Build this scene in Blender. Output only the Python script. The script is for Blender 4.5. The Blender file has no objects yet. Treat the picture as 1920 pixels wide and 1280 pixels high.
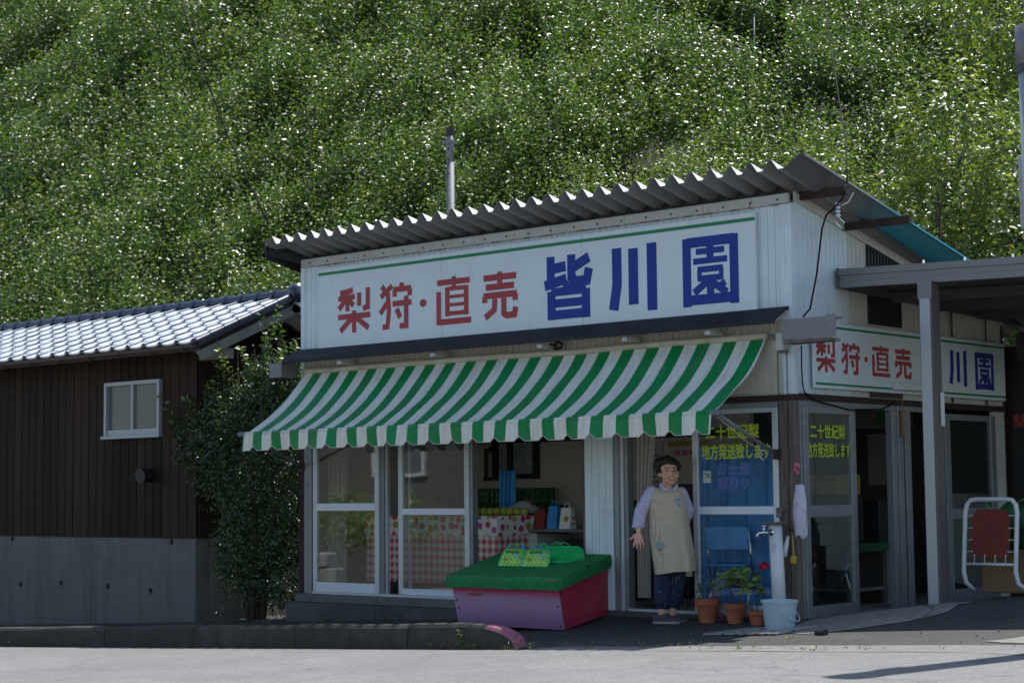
import bpy, bmesh, math, random
import numpy as np
from mathutils import Vector, Matrix, noise as mnoise

random.seed(7); RNG = np.random.default_rng(7)
SC = bpy.context.scene
COL = SC.collection

# ------------------------------------------------------------------ camera, sky, sun, exposure
cam_d = bpy.data.cameras.new('camera'); cam = bpy.data.objects.new('camera', cam_d); COL.objects.link(cam)
cam_d.sensor_width = 36.0; cam_d.lens = 36.0 * 3352.0 / 1920.0
cam_d.clip_start = 0.1; cam_d.clip_end = 600.0
CAM = Vector((8.538, -13.587, 1.093))
RX = Vector((0.753, 0.658, -0.0102)); FW = Vector((-0.655, 0.751, 0.0849))
FW.normalize(); RX = (RX - FW * RX.dot(FW)).normalized(); UP = RX.cross(FW)
cam.matrix_world = Matrix(((RX.x, UP.x, -FW.x, CAM.x), (RX.y, UP.y, -FW.y, CAM.y), (RX.z, UP.z, -FW.z, CAM.z), (0, 0, 0, 1)))
cam_d.dof.use_dof = True; cam_d.dof.focus_distance = 16.0; cam_d.dof.aperture_fstop = 3.2
SC.camera = cam

SUN = Vector((0.32, 2.08, 4.1)).normalized()
world = bpy.data.worlds.new('World'); SC.world = world; world.use_nodes = True
wn = world.node_tree.nodes; wl = world.node_tree.links
sky = wn.new('ShaderNodeTexSky'); sky.sky_type = 'NISHITA'; sky.sun_disc = False
sky.sun_elevation = math.asin(SUN.z); sky.sun_rotation = math.atan2(SUN.x, SUN.y)
sky.air_density = 1.0; sky.dust_density = 0.7; sky.ozone_density = 0.1
wl.new(sky.outputs[0], wn['Background'].inputs[0]); wn['Background'].inputs[1].default_value = 0.142
sun_d = bpy.data.lights.new('sun', 'SUN'); sun_d.energy = 5.0; sun_d.angle = math.radians(0.53); sun_d.color = (1.0, 0.965, 0.91)
sun = bpy.data.objects.new('sun', sun_d); COL.objects.link(sun)
sun.rotation_euler = (-SUN).to_track_quat('-Z', 'Y').to_euler(); sun.location = (10, 30, 60)
SC.view_settings.view_transform = 'Standard'; SC.view_settings.look = 'None'
SC.view_settings.exposure = 0.35; SC.view_settings.gamma = 1.0
SC.view_settings.use_curve_mapping = False
SC.cycles.max_bounces = 6; SC.cycles.transparent_max_bounces = 12
SC.cycles.use_denoising = True
SC.cycles.sample_clamp_indirect = 4.0

# ------------------------------------------------------------------ helpers
WORG = {}

def tag(o, label=None, cat=None, group=None, kind=None):
    if label: o['label'] = label
    if cat: o['category'] = cat
    if group: o['group'] = group
    if kind: o['kind'] = kind
    return o

def empty(name, loc, label=None, cat=None, group=None, kind=None, rz=0.0):
    o = bpy.data.objects.new(name, None); COL.objects.link(o)
    o.location = loc; o.rotation_euler = (0, 0, rz); o.empty_display_size = 0.2
    WORG[o] = Vector((0, 0, 0)) if rz else Vector(loc)
    return tag(o, label, cat, group, kind)

def link(me, name, parent=None, loc=(0, 0, 0), rot=(0, 0, 0), scale=None):
    o = bpy.data.objects.new(name, me); COL.objects.link(o)
    o.parent = parent
    l = Vector(loc)
    WORG[o] = Vector(loc) if not any(rot) else Vector((0, 0, 0))
    if parent is not None: l = l - WORG[parent]
    o.location = l; o.rotation_euler = rot
    if scale: o.scale = scale
    return o

class MB:
    def __init__(s): s.v = []; s.f = []; s.mi = []; s.m = 0
    def add(s, vs, fs):
        b = len(s.v); s.v.extend([tuple(p) for p in vs])
        for f in fs: s.f.append(tuple(b + i for i in f)); s.mi.append(s.m)
        return s
    def box(s, x0, x1, y0, y1, z0, z1):
        return s.add([(x0,y0,z0),(x1,y0,z0),(x1,y1,z0),(x0,y1,z0),(x0,y0,z1),(x1,y0,z1),(x1,y1,z1),(x0,y1,z1)],
                     [(0,3,2,1),(4,5,6,7),(0,1,5,4),(1,2,6,5),(2,3,7,6),(3,0,4,7)])
    def bbox(s, x0, x1, y0, y1, z0, z1, b=0.004):
        # box with chamfered vertical and horizontal edges
        bm = bmesh.new(); bmesh.ops.create_cube(bm, size=1.0)
        for v in bm.verts: v.co = Vector(((x0+x1)/2 + v.co.x*(x1-x0), (y0+y1)/2 + v.co.y*(y1-y0), (z0+z1)/2 + v.co.z*(z1-z0)))
        bmesh.ops.bevel(bm, geom=bm.edges[:], offset=b, segments=1, affect='EDGES')
        bm.verts.index_update()
        s.add([v.co[:] for v in bm.verts], [tuple(v.index for v in f.verts) for f in bm.faces]); bm.free(); return s
    def hexa(s, p): return s.add(p, [(0,3,2,1),(4,5,6,7),(0,1,5,4),(1,2,6,5),(2,3,7,6),(3,0,4,7)])
    def cyl(s, p0, p1, r0, r1=None, n=12, caps=True):
        return s.tube([p0, p1], [r0, r0 if r1 is None else r1], n, caps)
    def tube(s, path, r, n=8, caps=True):
        path = [Vector(p) for p in path]; k = len(path)
        rs = r if isinstance(r, (list, tuple)) else [r]*k
        vs = []; fs = []; up = None
        for i, p in enumerate(path):
            d = (path[min(i+1, k-1)] - path[max(i-1, 0)])
            if d.length < 1e-9: d = Vector((0,0,1))
            d.normalize()
            if up is None:
                up = Vector((0,0,1)) if abs(d.z) < 0.9 else Vector((0,1,0))
            a = d.cross(up)
            if a.length < 1e-4: a = d.cross(Vector((1,0,0)))
            a.normalize(); b = a.cross(d); up = b
            for j in range(n):
                t = 2*math.pi*j/n
                vs.append(p + (a*math.cos(t) + b*math.sin(t))*rs[i])
        for i in range(k-1):
            for j in range(n):
                j2 = (j+1) % n
                fs.append((i*n+j, (i+1)*n+j, (i+1)*n+j2, i*n+j2))
        if caps:
            fs.append(tuple(range(n))); fs.append(tuple((k-1)*n + j for j in reversed(range(n))))
        return s.add(vs, fs)
    def lathe(s, c, prof, n=24, sx=1.0, sy=1.0):
        vs = []; fs = []; k = len(prof)
        for (r, z) in prof:
            for j in range(n):
                t = 2*math.pi*j/n; vs.append((c[0] + r*sx*math.cos(t), c[1] + r*sy*math.sin(t), c[2] + z))
        for i in range(k-1):
            for j in range(n):
                j2 = (j+1) % n; fs.append((i*n+j, i*n+j2, (i+1)*n+j2, (i+1)*n+j))
        fs.append(tuple(reversed(range(n)))); fs.append(tuple((k-1)*n+j for j in range(n)))
        return s.add(vs, fs)
    def ball(s, c, r, n=12, m=8):
        r = r if isinstance(r, (list, tuple)) else (r, r, r)
        vs = [(c[0], c[1], c[2]-r[2])]; fs = []
        for i in range(1, m):
            ph = -math.pi/2 + math.pi*i/m
            for j in range(n):
                t = 2*math.pi*j/n
                vs.append((c[0]+r[0]*math.cos(ph)*math.cos(t), c[1]+r[1]*math.cos(ph)*math.sin(t), c[2]+r[2]*math.sin(ph)))
        vs.append((c[0], c[1], c[2]+r[2])); L = len(vs)-1
        for j in range(n): fs.append((0, 1+(j+1) % n, 1+j))
        for i in range(m-2):
            for j in range(n):
                a = 1+i*n+j; b = 1+i*n+(j+1) % n; fs.append((a, b, b+n, a+n))
        for j in range(n): fs.append((L, L-n+j, L-n+(j+1) % n))
        return s.add(vs, fs)
    def prism(s, poly, fn, d):
        # poly: list of 2-D points, fn(u,v,w)->3-D, extruded w = 0..d
        n = len(poly)
        vs = [fn(u, v, 0.0) for u, v in poly] + [fn(u, v, d) for u, v in poly]
        fs = [tuple(range(n)), tuple(reversed(range(n, 2*n)))]
        for i in range(n):
            j = (i+1) % n; fs.append((i, i+n, j+n, j))
        return s.add(vs, fs)
    def grid(s, P):
        # P[i][j] points
        a = len(P); b = len(P[0])
        vs = [p for row in P for p in row]
        fs = [(i*b+j, i*b+j+1, (i+1)*b+j+1, (i+1)*b+j) for i in range(a-1) for j in range(b-1)]
        return s.add(vs, fs)
    def mesh(s, name, mats, smooth=False, off=(0,0,0), fix=True):
        me = bpy.data.meshes.new(name)
        o = Vector(off)
        me.from_pydata([tuple(Vector(p) - o) for p in s.v], [], s.f)
        for m in (mats if isinstance(mats, (list, tuple)) else [mats]):
            if m is not None: me.materials.append(m)
        if any(s.mi): me.polygons.foreach_set('material_index', s.mi)
        if fix:
            bm = bmesh.new(); bm.from_mesh(me); bmesh.ops.recalc_face_normals(bm, faces=bm.faces); bm.to_mesh(me); bm.free()
        if smooth: me.polygons.foreach_set('use_smooth', [True]*len(me.polygons))
        me.update(); return me
    def build(s, name, mats, parent=None, smooth=False, fix=True):
        if parent is not None: off = WORG[parent]
        else:
            xs = [p[0] for p in s.v]; ys = [p[1] for p in s.v]; zs = [p[2] for p in s.v]
            off = Vector(((min(xs)+max(xs))/2, (min(ys)+max(ys))/2, min(zs)))
        me = s.mesh(name, mats, smooth, off, fix)
        o = bpy.data.objects.new(name, me); COL.objects.link(o)
        if parent is not None: o.parent = parent; WORG[o] = Vector(off)
        else: o.location = off; WORG[o] = Vector(off)
        return o

def bx(name, m, parent, x0, x1, y0, y1, z0, z1, b=0.0):
    mb = MB()
    if b: mb.bbox(x0, x1, y0, y1, z0, z1, b)
    else: mb.box(x0, x1, y0, y1, z0, z1)
    return mb.build(name, m, parent)

def autosmooth(o, ang=40):
    me = o.data
    me.polygons.foreach_set('use_smooth', [True]*len(me.polygons))
    try: me.set_sharp_from_angle(angle=math.radians(ang))
    except Exception: pass
    return o

# ------------------------------------------------------------------ materials
def _new(name):
    m = bpy.data.materials.new(name); m.use_nodes = True
    nt = m.node_tree; return m, nt.nodes, nt.links, nt.nodes['Principled BSDF']

def mathn(n, l, op, a, b=None, clamp=False):
    x = n.new('ShaderNodeMath'); x.operation = op; x.use_clamp = clamp
    for i, v in enumerate((a, b)):
        if v is None: continue
        if isinstance(v, (int, float)): x.inputs[i].default_value = v
        else: l.new(v, x.inputs[i])
    return x.outputs[0]

def mixc(n, l, fac, a, b, bt='MIX'):
    x = n.new('ShaderNodeMix'); x.data_type = 'RGBA'; x.blend_type = bt
    for sock, v in ((x.inputs[0], fac), (x.inputs[6], a), (x.inputs[7], b)):
        if isinstance(v, (int, float)): sock.default_value = v
        elif isinstance(v, tuple): sock.default_value = (v[0], v[1], v[2], 1)
        else: l.new(v, sock)
    return x.outputs[2]

def coords(n, l, stretch=(1, 1, 1), kind='Object'):
    tc = n.new('ShaderNodeTexCoord'); mp = n.new('ShaderNodeMapping'); mp.inputs['Scale'].default_value = stretch
    l.new(tc.outputs[kind], mp.inputs[0]); return mp.outputs[0]

def noise(n, l, vec, scale, detail=5, rough=0.6):
    x = n.new('ShaderNodeTexNoise'); x.inputs['Scale'].default_value = scale
    x.inputs['Detail'].default_value = detail; x.inputs['Roughness'].default_value = rough
    l.new(vec, x.inputs['Vector']); return x.outputs[0]

def ramp(n, l, fac, a, b):
    x = n.new('ShaderNodeMapRange'); l.new(fac, x.inputs[0])
    x.inputs[1].default_value = a; x.inputs[2].default_value = b; return x.outputs[0]

def bumpn(n, l, h, strength, dist, p):
    x = n.new('ShaderNodeBump'); x.inputs['Strength'].default_value = strength; x.inputs['Distance'].default_value = dist
    l.new(h, x.inputs['Height']); l.new(x.outputs[0], p.inputs['Normal'])

def mat(name, col, rough=0.6, var=0.25, scale=5.0, bump=0.0, bscale=60.0, metal=0.0, spec=0.5, rand=0.0,
        stain=None, stain_amt=0.5, sscale=3.0, sstretch=(1, 1, 1), stain_lo=0.55, stain_hi=0.75, stretch=(1, 1, 1), coat=0.0, trans=None, transw=0.3, rv=0.1):
    m, n, l, p = _new(name)
    vec = coords(n, l, stretch)
    oi = n.new('ShaderNodeObjectInfo')
    ad = n.new('ShaderNodeVectorMath'); ad.operation = 'MULTIPLY_ADD'
    l.new(oi.outputs['Random'], ad.inputs[0]); ad.inputs[1].default_value = (37, 17, 23) if rand else (0, 0, 0); l.new(vec, ad.inputs[2])
    vec = ad.outputs[0]
    nz = noise(n, l, vec, scale)
    lo = tuple(c*(1-var) for c in col); hi = tuple(min(1, c*(1+var)) for c in col)
    c = mixc(n, l, ramp(n, l, nz, 0.3, 0.7), lo, hi)
    if rand:
        br = mathn(n, l, 'ADD', mathn(n, l, 'MULTIPLY', oi.outputs['Random'], 2*rand), 1-rand)
        vm = n.new('ShaderNodeVectorMath'); vm.operation = 'SCALE'; l.new(c, vm.inputs[0]); l.new(br, vm.inputs['Scale']); c = vm.outputs[0]
    if stain is not None:
        v2 = coords(n, l, sstretch)
        s = noise(n, l, v2, sscale, 6, 0.65)
        f = mathn(n, l, 'MULTIPLY', ramp(n, l, s, stain_lo, stain_hi), stain_amt)
        c = mixc(n, l, f, c, stain)
    l.new(c, p.inputs['Base Color'])
    rr = mathn(n, l, 'ADD', mathn(n, l, 'MULTIPLY', nz, 2*rv), rough - rv, True)
    l.new(rr, p.inputs['Roughness'])
    p.inputs['Metallic'].default_value = metal; p.inputs['Specular IOR Level'].default_value = spec
    p.inputs['Coat Weight'].default_value = coat
    if bump:
        bn = noise(n, l, vec, bscale, 4, 0.6); bumpn(n, l, bn, bump, 0.01, p)
    if trans is not None:
        t = n.new('ShaderNodeBsdfTranslucent'); t.inputs[0].default_value = (*trans, 1)
        mx = n.new('ShaderNodeMixShader'); mx.inputs[0].default_value = transw
        l.new(p.outputs[0], mx.inputs[1]); l.new(t.outputs[0], mx.inputs[2])
        l.new(mx.outputs[0], n['Material Output'].inputs[0])
    return m

def leafmat(name, dark, light, pale, rough=0.35, transw=0.3, spec=0.5, coat=0.5):
    m, n, l, p = _new(name)
    at = n.new('ShaderNodeAttribute'); at.attribute_name = 'tint'
    sep = n.new('ShaderNodeSeparateColor'); l.new(at.outputs['Color'], sep.inputs[0])
    c = mixc(n, l, sep.outputs[0], dark, light)
    c = mixc(n, l, sep.outputs[1], c, pale)
    l.new(c, p.inputs['Base Color'])
    rr = mathn(n, l, 'ADD', mathn(n, l, 'MULTIPLY', sep.outputs[2], 0.32), rough - 0.16)
    l.new(rr, p.inputs['Roughness']); p.inputs['Specular IOR Level'].default_value = spec
    p.inputs['Coat Weight'].default_value = coat; p.inputs['Coat Roughness'].default_value = 0.34
    t = n.new('ShaderNodeBsdfTranslucent')
    tc = mixc(n, l, 1.0, c, (1.35, 1.5, 0.75), 'MULTIPLY'); l.new(tc, t.inputs[0])
    mx = n.new('ShaderNodeMixShader'); mx.inputs[0].default_value = transw
    l.new(p.outputs[0], mx.inputs[1]); l.new(t.outputs[0], mx.inputs[2]); l.new(mx.outputs[0], n['Material Output'].inputs[0])
    return m

def glassmat(name, tint=(0.9, 0.94, 0.93), ior=1.5, dirt=0.0):
    m, n, l, p = _new(name); n.remove(p)
    fr = n.new('ShaderNodeFresnel'); fr.inputs[0].default_value = ior
    f2 = mathn(n, l, 'MULTIPLY', fr.outputs[0], 0.62, True)
    tr = n.new('ShaderNodeBsdfTransparent'); tr.inputs[0].default_value = (*tint, 1)
    gl = n.new('ShaderNodeBsdfGlossy'); gl.inputs['Roughness'].default_value = 0.015
    vec = coords(n, l); nz = noise(n, l, vec, 1.4, 2, 0.5)
    b = n.new('ShaderNodeBump'); b.inputs['Strength'].default_value = 0.05; b.inputs['Distance'].default_value = 0.01
    l.new(nz, b.inputs['Height']); l.new(b.outputs[0], gl.inputs['Normal'])
    mx = n.new('ShaderNodeMixShader'); l.new(f2, mx.inputs[0]); l.new(tr.outputs[0], mx.inputs[1]); l.new(gl.outputs[0], mx.inputs[2])
    out = mx.outputs[0]
    if dirt:
        d = n.new('ShaderNodeBsdfDiffuse'); d.inputs[0].default_value = (0.5, 0.52, 0.5, 1)
        dn = noise(n, l, vec, 5.0, 5, 0.7); f3 = mathn(n, l, 'MULTIPLY', ramp(n, l, dn, 0.45, 0.9), dirt)
        m2 = n.new('ShaderNodeMixShader'); l.new(f3, m2.inputs[0]); l.new(out, m2.inputs[1]); l.new(d.outputs[0], m2.inputs[2]); out = m2.outputs[0]
    l.new(out, n['Material Output'].inputs[0]); return m

M = {}
M['siding'] = mat('siding white', (0.64, 0.74, 0.775), 0.45, 0.06, 3, stain=(0.27, 0.17, 0.10), stain_amt=0.5, sscale=4, sstretch=(11, 11, 0.6), stain_lo=0.57, stain_hi=0.76, rand=0.05)
M['siding_cream'] = mat('siding cream', (0.55, 0.52, 0.44), 0.5, 0.08, 3, stain=(0.25, 0.2, 0.14), stain_amt=0.4, sscale=4, sstretch=(8, 8, 0.8), rand=0.04)
M['siding_side'] = mat('siding pale', (0.55, 0.55, 0.50), 0.5, 0.08, 3, stain=(0.22, 0.19, 0.15), stain_amt=0.45, sscale=4, sstretch=(8, 8, 0.8), rand=0.04)
M['trim'] = mat('trim grey', (0.46, 0.47, 0.46), 0.5, 0.12, 4, stain=(0.2, 0.09, 0.04), stain_amt=0.7, sscale=6, sstretch=(3, 3, 1.5), stain_lo=0.62, stain_hi=0.72)
M['rust_strip'] = mat('rust strip', (0.20, 0.10, 0.06), 0.85, 0.5, 14, stain=(0.45, 0.43, 0.4), stain_amt=0.9, sscale=9, stain_lo=0.42, stain_hi=0.55)
M['roof_metal'] = mat('roof metal', (0.24, 0.235, 0.235), 0.4, 0.12, 4, metal=0.25, stain=(0.22, 0.18, 0.15), stain_amt=0.35, sscale=5, sstretch=(2, 2, 2), rand=0.05)
M['flash'] = mat('flashing dark', (0.020, 0.022, 0.028), 0.6, 0.25, 4, spec=0.25, stain=(0.2, 0.2, 0.2), stain_amt=0.3, sscale=12, stain_lo=0.62)
M['alu'] = mat('aluminium sash', (0.56, 0.61, 0.65), 0.35, 0.06, 4, metal=0.35, stain=(0.3, 0.3, 0.3), stain_amt=0.3, sscale=12, stain_lo=0.6)
M['alu_win'] = mat('aluminium window', (0.36, 0.40, 0.43), 0.4, 0.08, 4, metal=0.3)
M['alu_dark'] = mat('aluminium worn', (0.26, 0.28, 0.29), 0.4, 0.12, 5, metal=0.4, stain=(0.12, 0.1, 0.08), stain_amt=0.4, sscale=8)
M['alu_rail'] = mat('aluminium kick rail', (0.66, 0.73, 0.80), 0.4, 0.06, 4, metal=0.15)
M['wood_old'] = mat('weathered timber', (0.13, 0.105, 0.09), 0.85, 0.4, 6, bump=0.5, bscale=20, stretch=(6, 6, 0.6), stain=(0.28, 0.26, 0.23), stain_amt=0.6, sscale=4, sstretch=(8, 8, .6))
M['rust'] = mat('rusted steel', (0.036, 0.016, 0.013), 0.75, 0.4, 12, bump=0.3, bscale=60)
M['teal'] = mat('roof underside', (0.20, 0.22, 0.22), 0.5, 0.1, 3)
M['concrete'] = mat('concrete', (0.148, 0.148, 0.138), 0.85, 0.14, 2.5, bump=0.25, bscale=40, stain=(0.07, 0.067, 0.06), stain_amt=0.55, sscale=2.2, sstretch=(3.0, 3.0, 0.35), stain_lo=0.46, stain_hi=0.72, rand=0.06)
M['concrete_dark'] = mat('damp concrete', (0.09, 0.088, 0.08), 0.9, 0.25, 4, bump=0.35, bscale=40, stain=(0.045, 0.05, 0.04), stain_amt=0.8, sscale=3, stain_lo=0.45, stain_hi=0.7)
M['plank'] = mat('brown plank', (0.031, 0.0185, 0.013), 0.62, 0.3, 3, bump=0.25, bscale=12, stretch=(12, 12, 0.6), rand=0.35, spec=0.12)
M['hole'] = mat('dark recess', (0.012, 0.012, 0.012), 0.9, 0.1)
M['barge'] = mat('barge board', (0.20, 0.21, 0.19), 0.8, 0.2, 4, stretch=(1, 1, 1), stain=(0.08, 0.07, 0.05), stain_amt=0.6)
M['gutter'] = mat('brown gutter', (0.075, 0.055, 0.045), 0.45, 0.15, 4)
M['frosted'] = mat('frosted glass', (0.10, 0.115, 0.12), 0.22, 0.1, 3, bump=0.05, bscale=200)
M['glass'] = glassmat('window glass', tint=(0.96, 0.975, 0.97), dirt=0.012)
M['glass_side'] = glassmat('side glass')
M['board'] = mat('sign board white', (0.65, 0.735, 0.77), 0.35, 0.03, 2, stain=(0.42, 0.42, 0.40), stain_amt=0.25, sscale=3, sstretch=(3, 3, 0.8))
M['sign_red'] = mat('sign red', (0.36, 0.045, 0.05), 0.6, 0.1, 5)
M['sign_blue'] = mat('sign blue', (0.004, 0.028, 0.27), 0.6, 0.08, 5)
M['sign_green'] = mat('sign green', (0.0, 0.20, 0.07), 0.4, 0.08, 5)
M['lime'] = mat('lime lettering', (0.42, 0.56, 0.03), 0.5, 0.05)
M['violet'] = mat('faded violet lettering', (0.10, 0.14, 0.42), 0.5, 0.08)
M['galv'] = mat('galvanised', (0.15, 0.165, 0.18), 0.6, 0.12, 6, metal=0.1)
M['black'] = mat('black plastic', (0.015, 0.015, 0.016), 0.5, 0.1)
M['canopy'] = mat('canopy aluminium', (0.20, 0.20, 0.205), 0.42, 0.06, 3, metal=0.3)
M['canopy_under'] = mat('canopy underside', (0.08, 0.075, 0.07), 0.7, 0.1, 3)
M['post'] = mat('post aluminium', (0.36, 0.39, 0.41), 0.38, 0.06, 3, metal=0.35)
M['post_dark'] = mat('shaded post metal', (0.10, 0.09, 0.085), 0.5, 0.1, 3)
M['pink'] = mat('faded pink paint', (0.20, 0.09, 0.20), 0.42, 0.08, 3)
M['red_panel'] = mat('red panel', (0.42, 0.03, 0.07), 0.35, 0.15, 3, stain=(0.45, 0.12, 0.15), stain_amt=0.3, sscale=2.5)
M['turf'] = mat('green turf carpet', (0.018, 0.20, 0.055), 0.9, 0.3, 30, bump=0.25, bscale=200, stain=(0.03, 0.24, 0.075), stain_amt=0.6, sscale=4)
M['net'] = mat('green netting', (0.03, 0.68, 0.20), 0.5, 0.15, 10)
M['net_dim'] = mat('folded netting', (0.015, 0.34, 0.10), 0.6, 0.2, 14, bump=0.6, bscale=60)
M['terracotta'] = mat('terracotta', (0.36, 0.11, 0.05), 0.8, 0.15, 6, bump=0.15, bscale=60, stain=(0.5, 0.4, 0.33), stain_amt=0.25, sscale=5, rand=0.2)
M['soil'] = mat('soil', (0.035, 0.025, 0.018), 0.95, 0.4, 30, bump=0.8, bscale=80)
M['bucket'] = mat('pale blue plastic', (0.42, 0.52, 0.58), 0.4, 0.05, 4, stain=(0.2, 0.2, 0.18), stain_amt=0.35, sscale=7)
M['pvc'] = mat('pvc white', (0.62, 0.65, 0.67), 0.35, 0.06, 4, stain=(0.35, 0.33, 0.3), stain_amt=0.4, sscale=6)
M['chrome'] = mat('chrome', (0.7, 0.7, 0.72), 0.15, 0.05, metal=1.0)
M['white_paint'] = mat('white enamel', (0.66, 0.68, 0.70), 0.4, 0.06, 5, stain=(0.3, 0.28, 0.26), stain_amt=0.35, sscale=8)
M['canvas'] = mat('red canvas', (0.20, 0.035, 0.025), 0.85, 0.15, 8, bump=0.2, bscale=120)
M['cardboard'] = mat('cardboard', (0.26, 0.17, 0.09), 0.85, 0.1, 5)
M['crate'] = mat('green crate', (0.012, 0.10, 0.035), 0.45, 0.12, 5)
M['pear'] = mat('pear skin', (0.40, 0.42, 0.06), 0.5, 0.15, 20, stain=(0.28, 0.22, 0.04), stain_amt=0.5, sscale=30)
M['bluesheet'] = mat('blue sheet', (0.04, 0.27, 0.62), 0.4, 0.3, 3, stain=(0.015, 0.10, 0.30), stain_amt=0.6, sscale=3, sstretch=(5, 5, 0.6), bump=0.3, bscale=8)
M['curtain'] = mat('linen curtain', (0.58, 0.53, 0.47), 0.9, 0.1, 5, trans=(0.4, 0.36, 0.3), transw=0.25)
M['plaster'] = mat('interior wall', (0.62, 0.59, 0.51), 0.9, 0.08, 2)
M['gloom'] = mat('gloom darkened wall', (0.05, 0.045, 0.038), 0.9, 0.15, 3)  # wall colour darkened to stand in for the dim back room
M['int_floor'] = mat('interior floor', (0.26, 0.25, 0.23), 0.6, 0.15, 3)
M['dark_wood'] = mat('dark wood', (0.035, 0.022, 0.016), 0.5, 0.2, 5)
M['steel_dark'] = mat('dark steel', (0.04, 0.042, 0.045), 0.4, 0.1, metal=0.3)
M['paper'] = mat('paper', (0.55, 0.55, 0.52), 0.8, 0.05)
M['grey_top'] = mat('grey table top', (0.16, 0.17, 0.18), 0.35, 0.08)
M['yellow'] = mat('yellow plastic', (0.45, 0.30, 0.03), 0.5, 0.1)
M['poly'] = mat('clear wrap', (0.45, 0.47, 0.48), 0.12, 0.1, 8, bump=0.5, bscale=30)
M['wire'] = mat('black cable', (0.012, 0.012, 0.014), 0.8, 0.1, spec=0.15)
M['green_wire'] = mat('green wire', (0.02, 0.08, 0.06), 0.5, 0.1)
M['bark'] = mat('bark', (0.09, 0.07, 0.055), 0.9, 0.3, 12, bump=0.6, bscale=40, stretch=(1, 1, 0.4))
M['stake'] = mat('pale stake', (0.10, 0.17, 0.19), 0.5, 0.1, 5)
M['skin'] = mat('skin', (0.66, 0.36, 0.25), 0.5, 0.06, 14, stain=(0.55, 0.20, 0.14), stain_amt=0.35, sscale=12)
M['hair'] = mat('hair', (0.014, 0.011, 0.010), 0.6, 0.3, 60, bump=0.8, bscale=120)
M['teeth'] = mat('teeth', (0.72, 0.68, 0.6), 0.3, 0.03)
M['lip'] = mat('lip', (0.30, 0.085, 0.07), 0.45, 0.06)
M['shoe'] = mat('shoe fabric', (0.075, 0.055, 0.075), 0.75, 0.25, 20, stain=(0.13, 0.05, 0.09), stain_amt=0.6, sscale=14)
M['sole'] = mat('shoe sole', (0.28, 0.26, 0.25), 0.7, 0.1)
M['tarp_pink'] = mat('pink print', (0.55, 0.14, 0.22), 0.6, 0.2, 20)
M['towel'] = mat('white bag', (0.52, 0.50, 0.60), 0.5, 0.1, 10, stain=(0.55, 0.08, 0.12), stain_amt=0.8, sscale=11, stain_lo=0.58, stain_hi=0.64)
M['stone'] = mat('stone block', (0.24, 0.24, 0.23), 0.85, 0.2, 4, bump=0.5, bscale=14, rand=0.2)
M['house_grey'] = mat('grey render', (0.07, 0.068, 0.062), 0.8, 0.1, 3)
M['moss'] = mat('moss', (0.045, 0.048, 0.018), 0.95, 0.4, 20, bump=0.6, bscale=80)

def roof_under():
    # folded steel sheet: galvanised grey, the side rake strip turning teal further back
    m, n, l, p = _new('roof edge sheet')
    tc = n.new('ShaderNodeTexCoord'); sx = n.new('ShaderNodeSeparateXYZ'); l.new(tc.outputs['Object'], sx.inputs[0])
    nz = noise(n, l, tc.outputs['Object'], 3)
    y = mathn(n, l, 'ADD', sx.outputs['Y'], mathn(n, l, 'MULTIPLY', nz, 0.5))
    f = ramp(n, l, y, 0.75, 1.6)
    c = mixc(n, l, f, (0.17, 0.17, 0.175), (0.025, 0.23, 0.31)); l.new(c, p.inputs['Base Color'])
    p.inputs['Roughness'].default_value = 0.45; p.inputs['Metallic'].default_value = 0.25
    return m
M['roof_edge'] = roof_under()

def tilemat():
    m, n, l, p = _new('glazed roof tile')
    oi = n.new('ShaderNodeObjectInfo'); vec = coords(n, l); nz = noise(n, l, vec, 9)
    c = mixc(n, l, oi.outputs['Random'], (0.78, 0.80, 0.83), (0.86, 0.88, 0.90)); l.new(c, p.inputs['Base Color'])
    rr = mathn(n, l, 'ADD', mathn(n, l, 'MULTIPLY', nz, 0.14), 0.36); l.new(rr, p.inputs['Roughness'])
    p.inputs['Metallic'].default_value = 0.12; p.inputs['Specular IOR Level'].default_value = 0.8
    p.inputs['Coat Weight'].default_value = 0.4; p.inputs['Coat Roughness'].default_value = 0.25
    return m
M['tile'] = tilemat()
M['tile_dark'] = mat('dark tile and roll shade', (0.028, 0.036, 0.060), 0.3, 0.2, 8, spec=0.7, rand=0.1)

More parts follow.
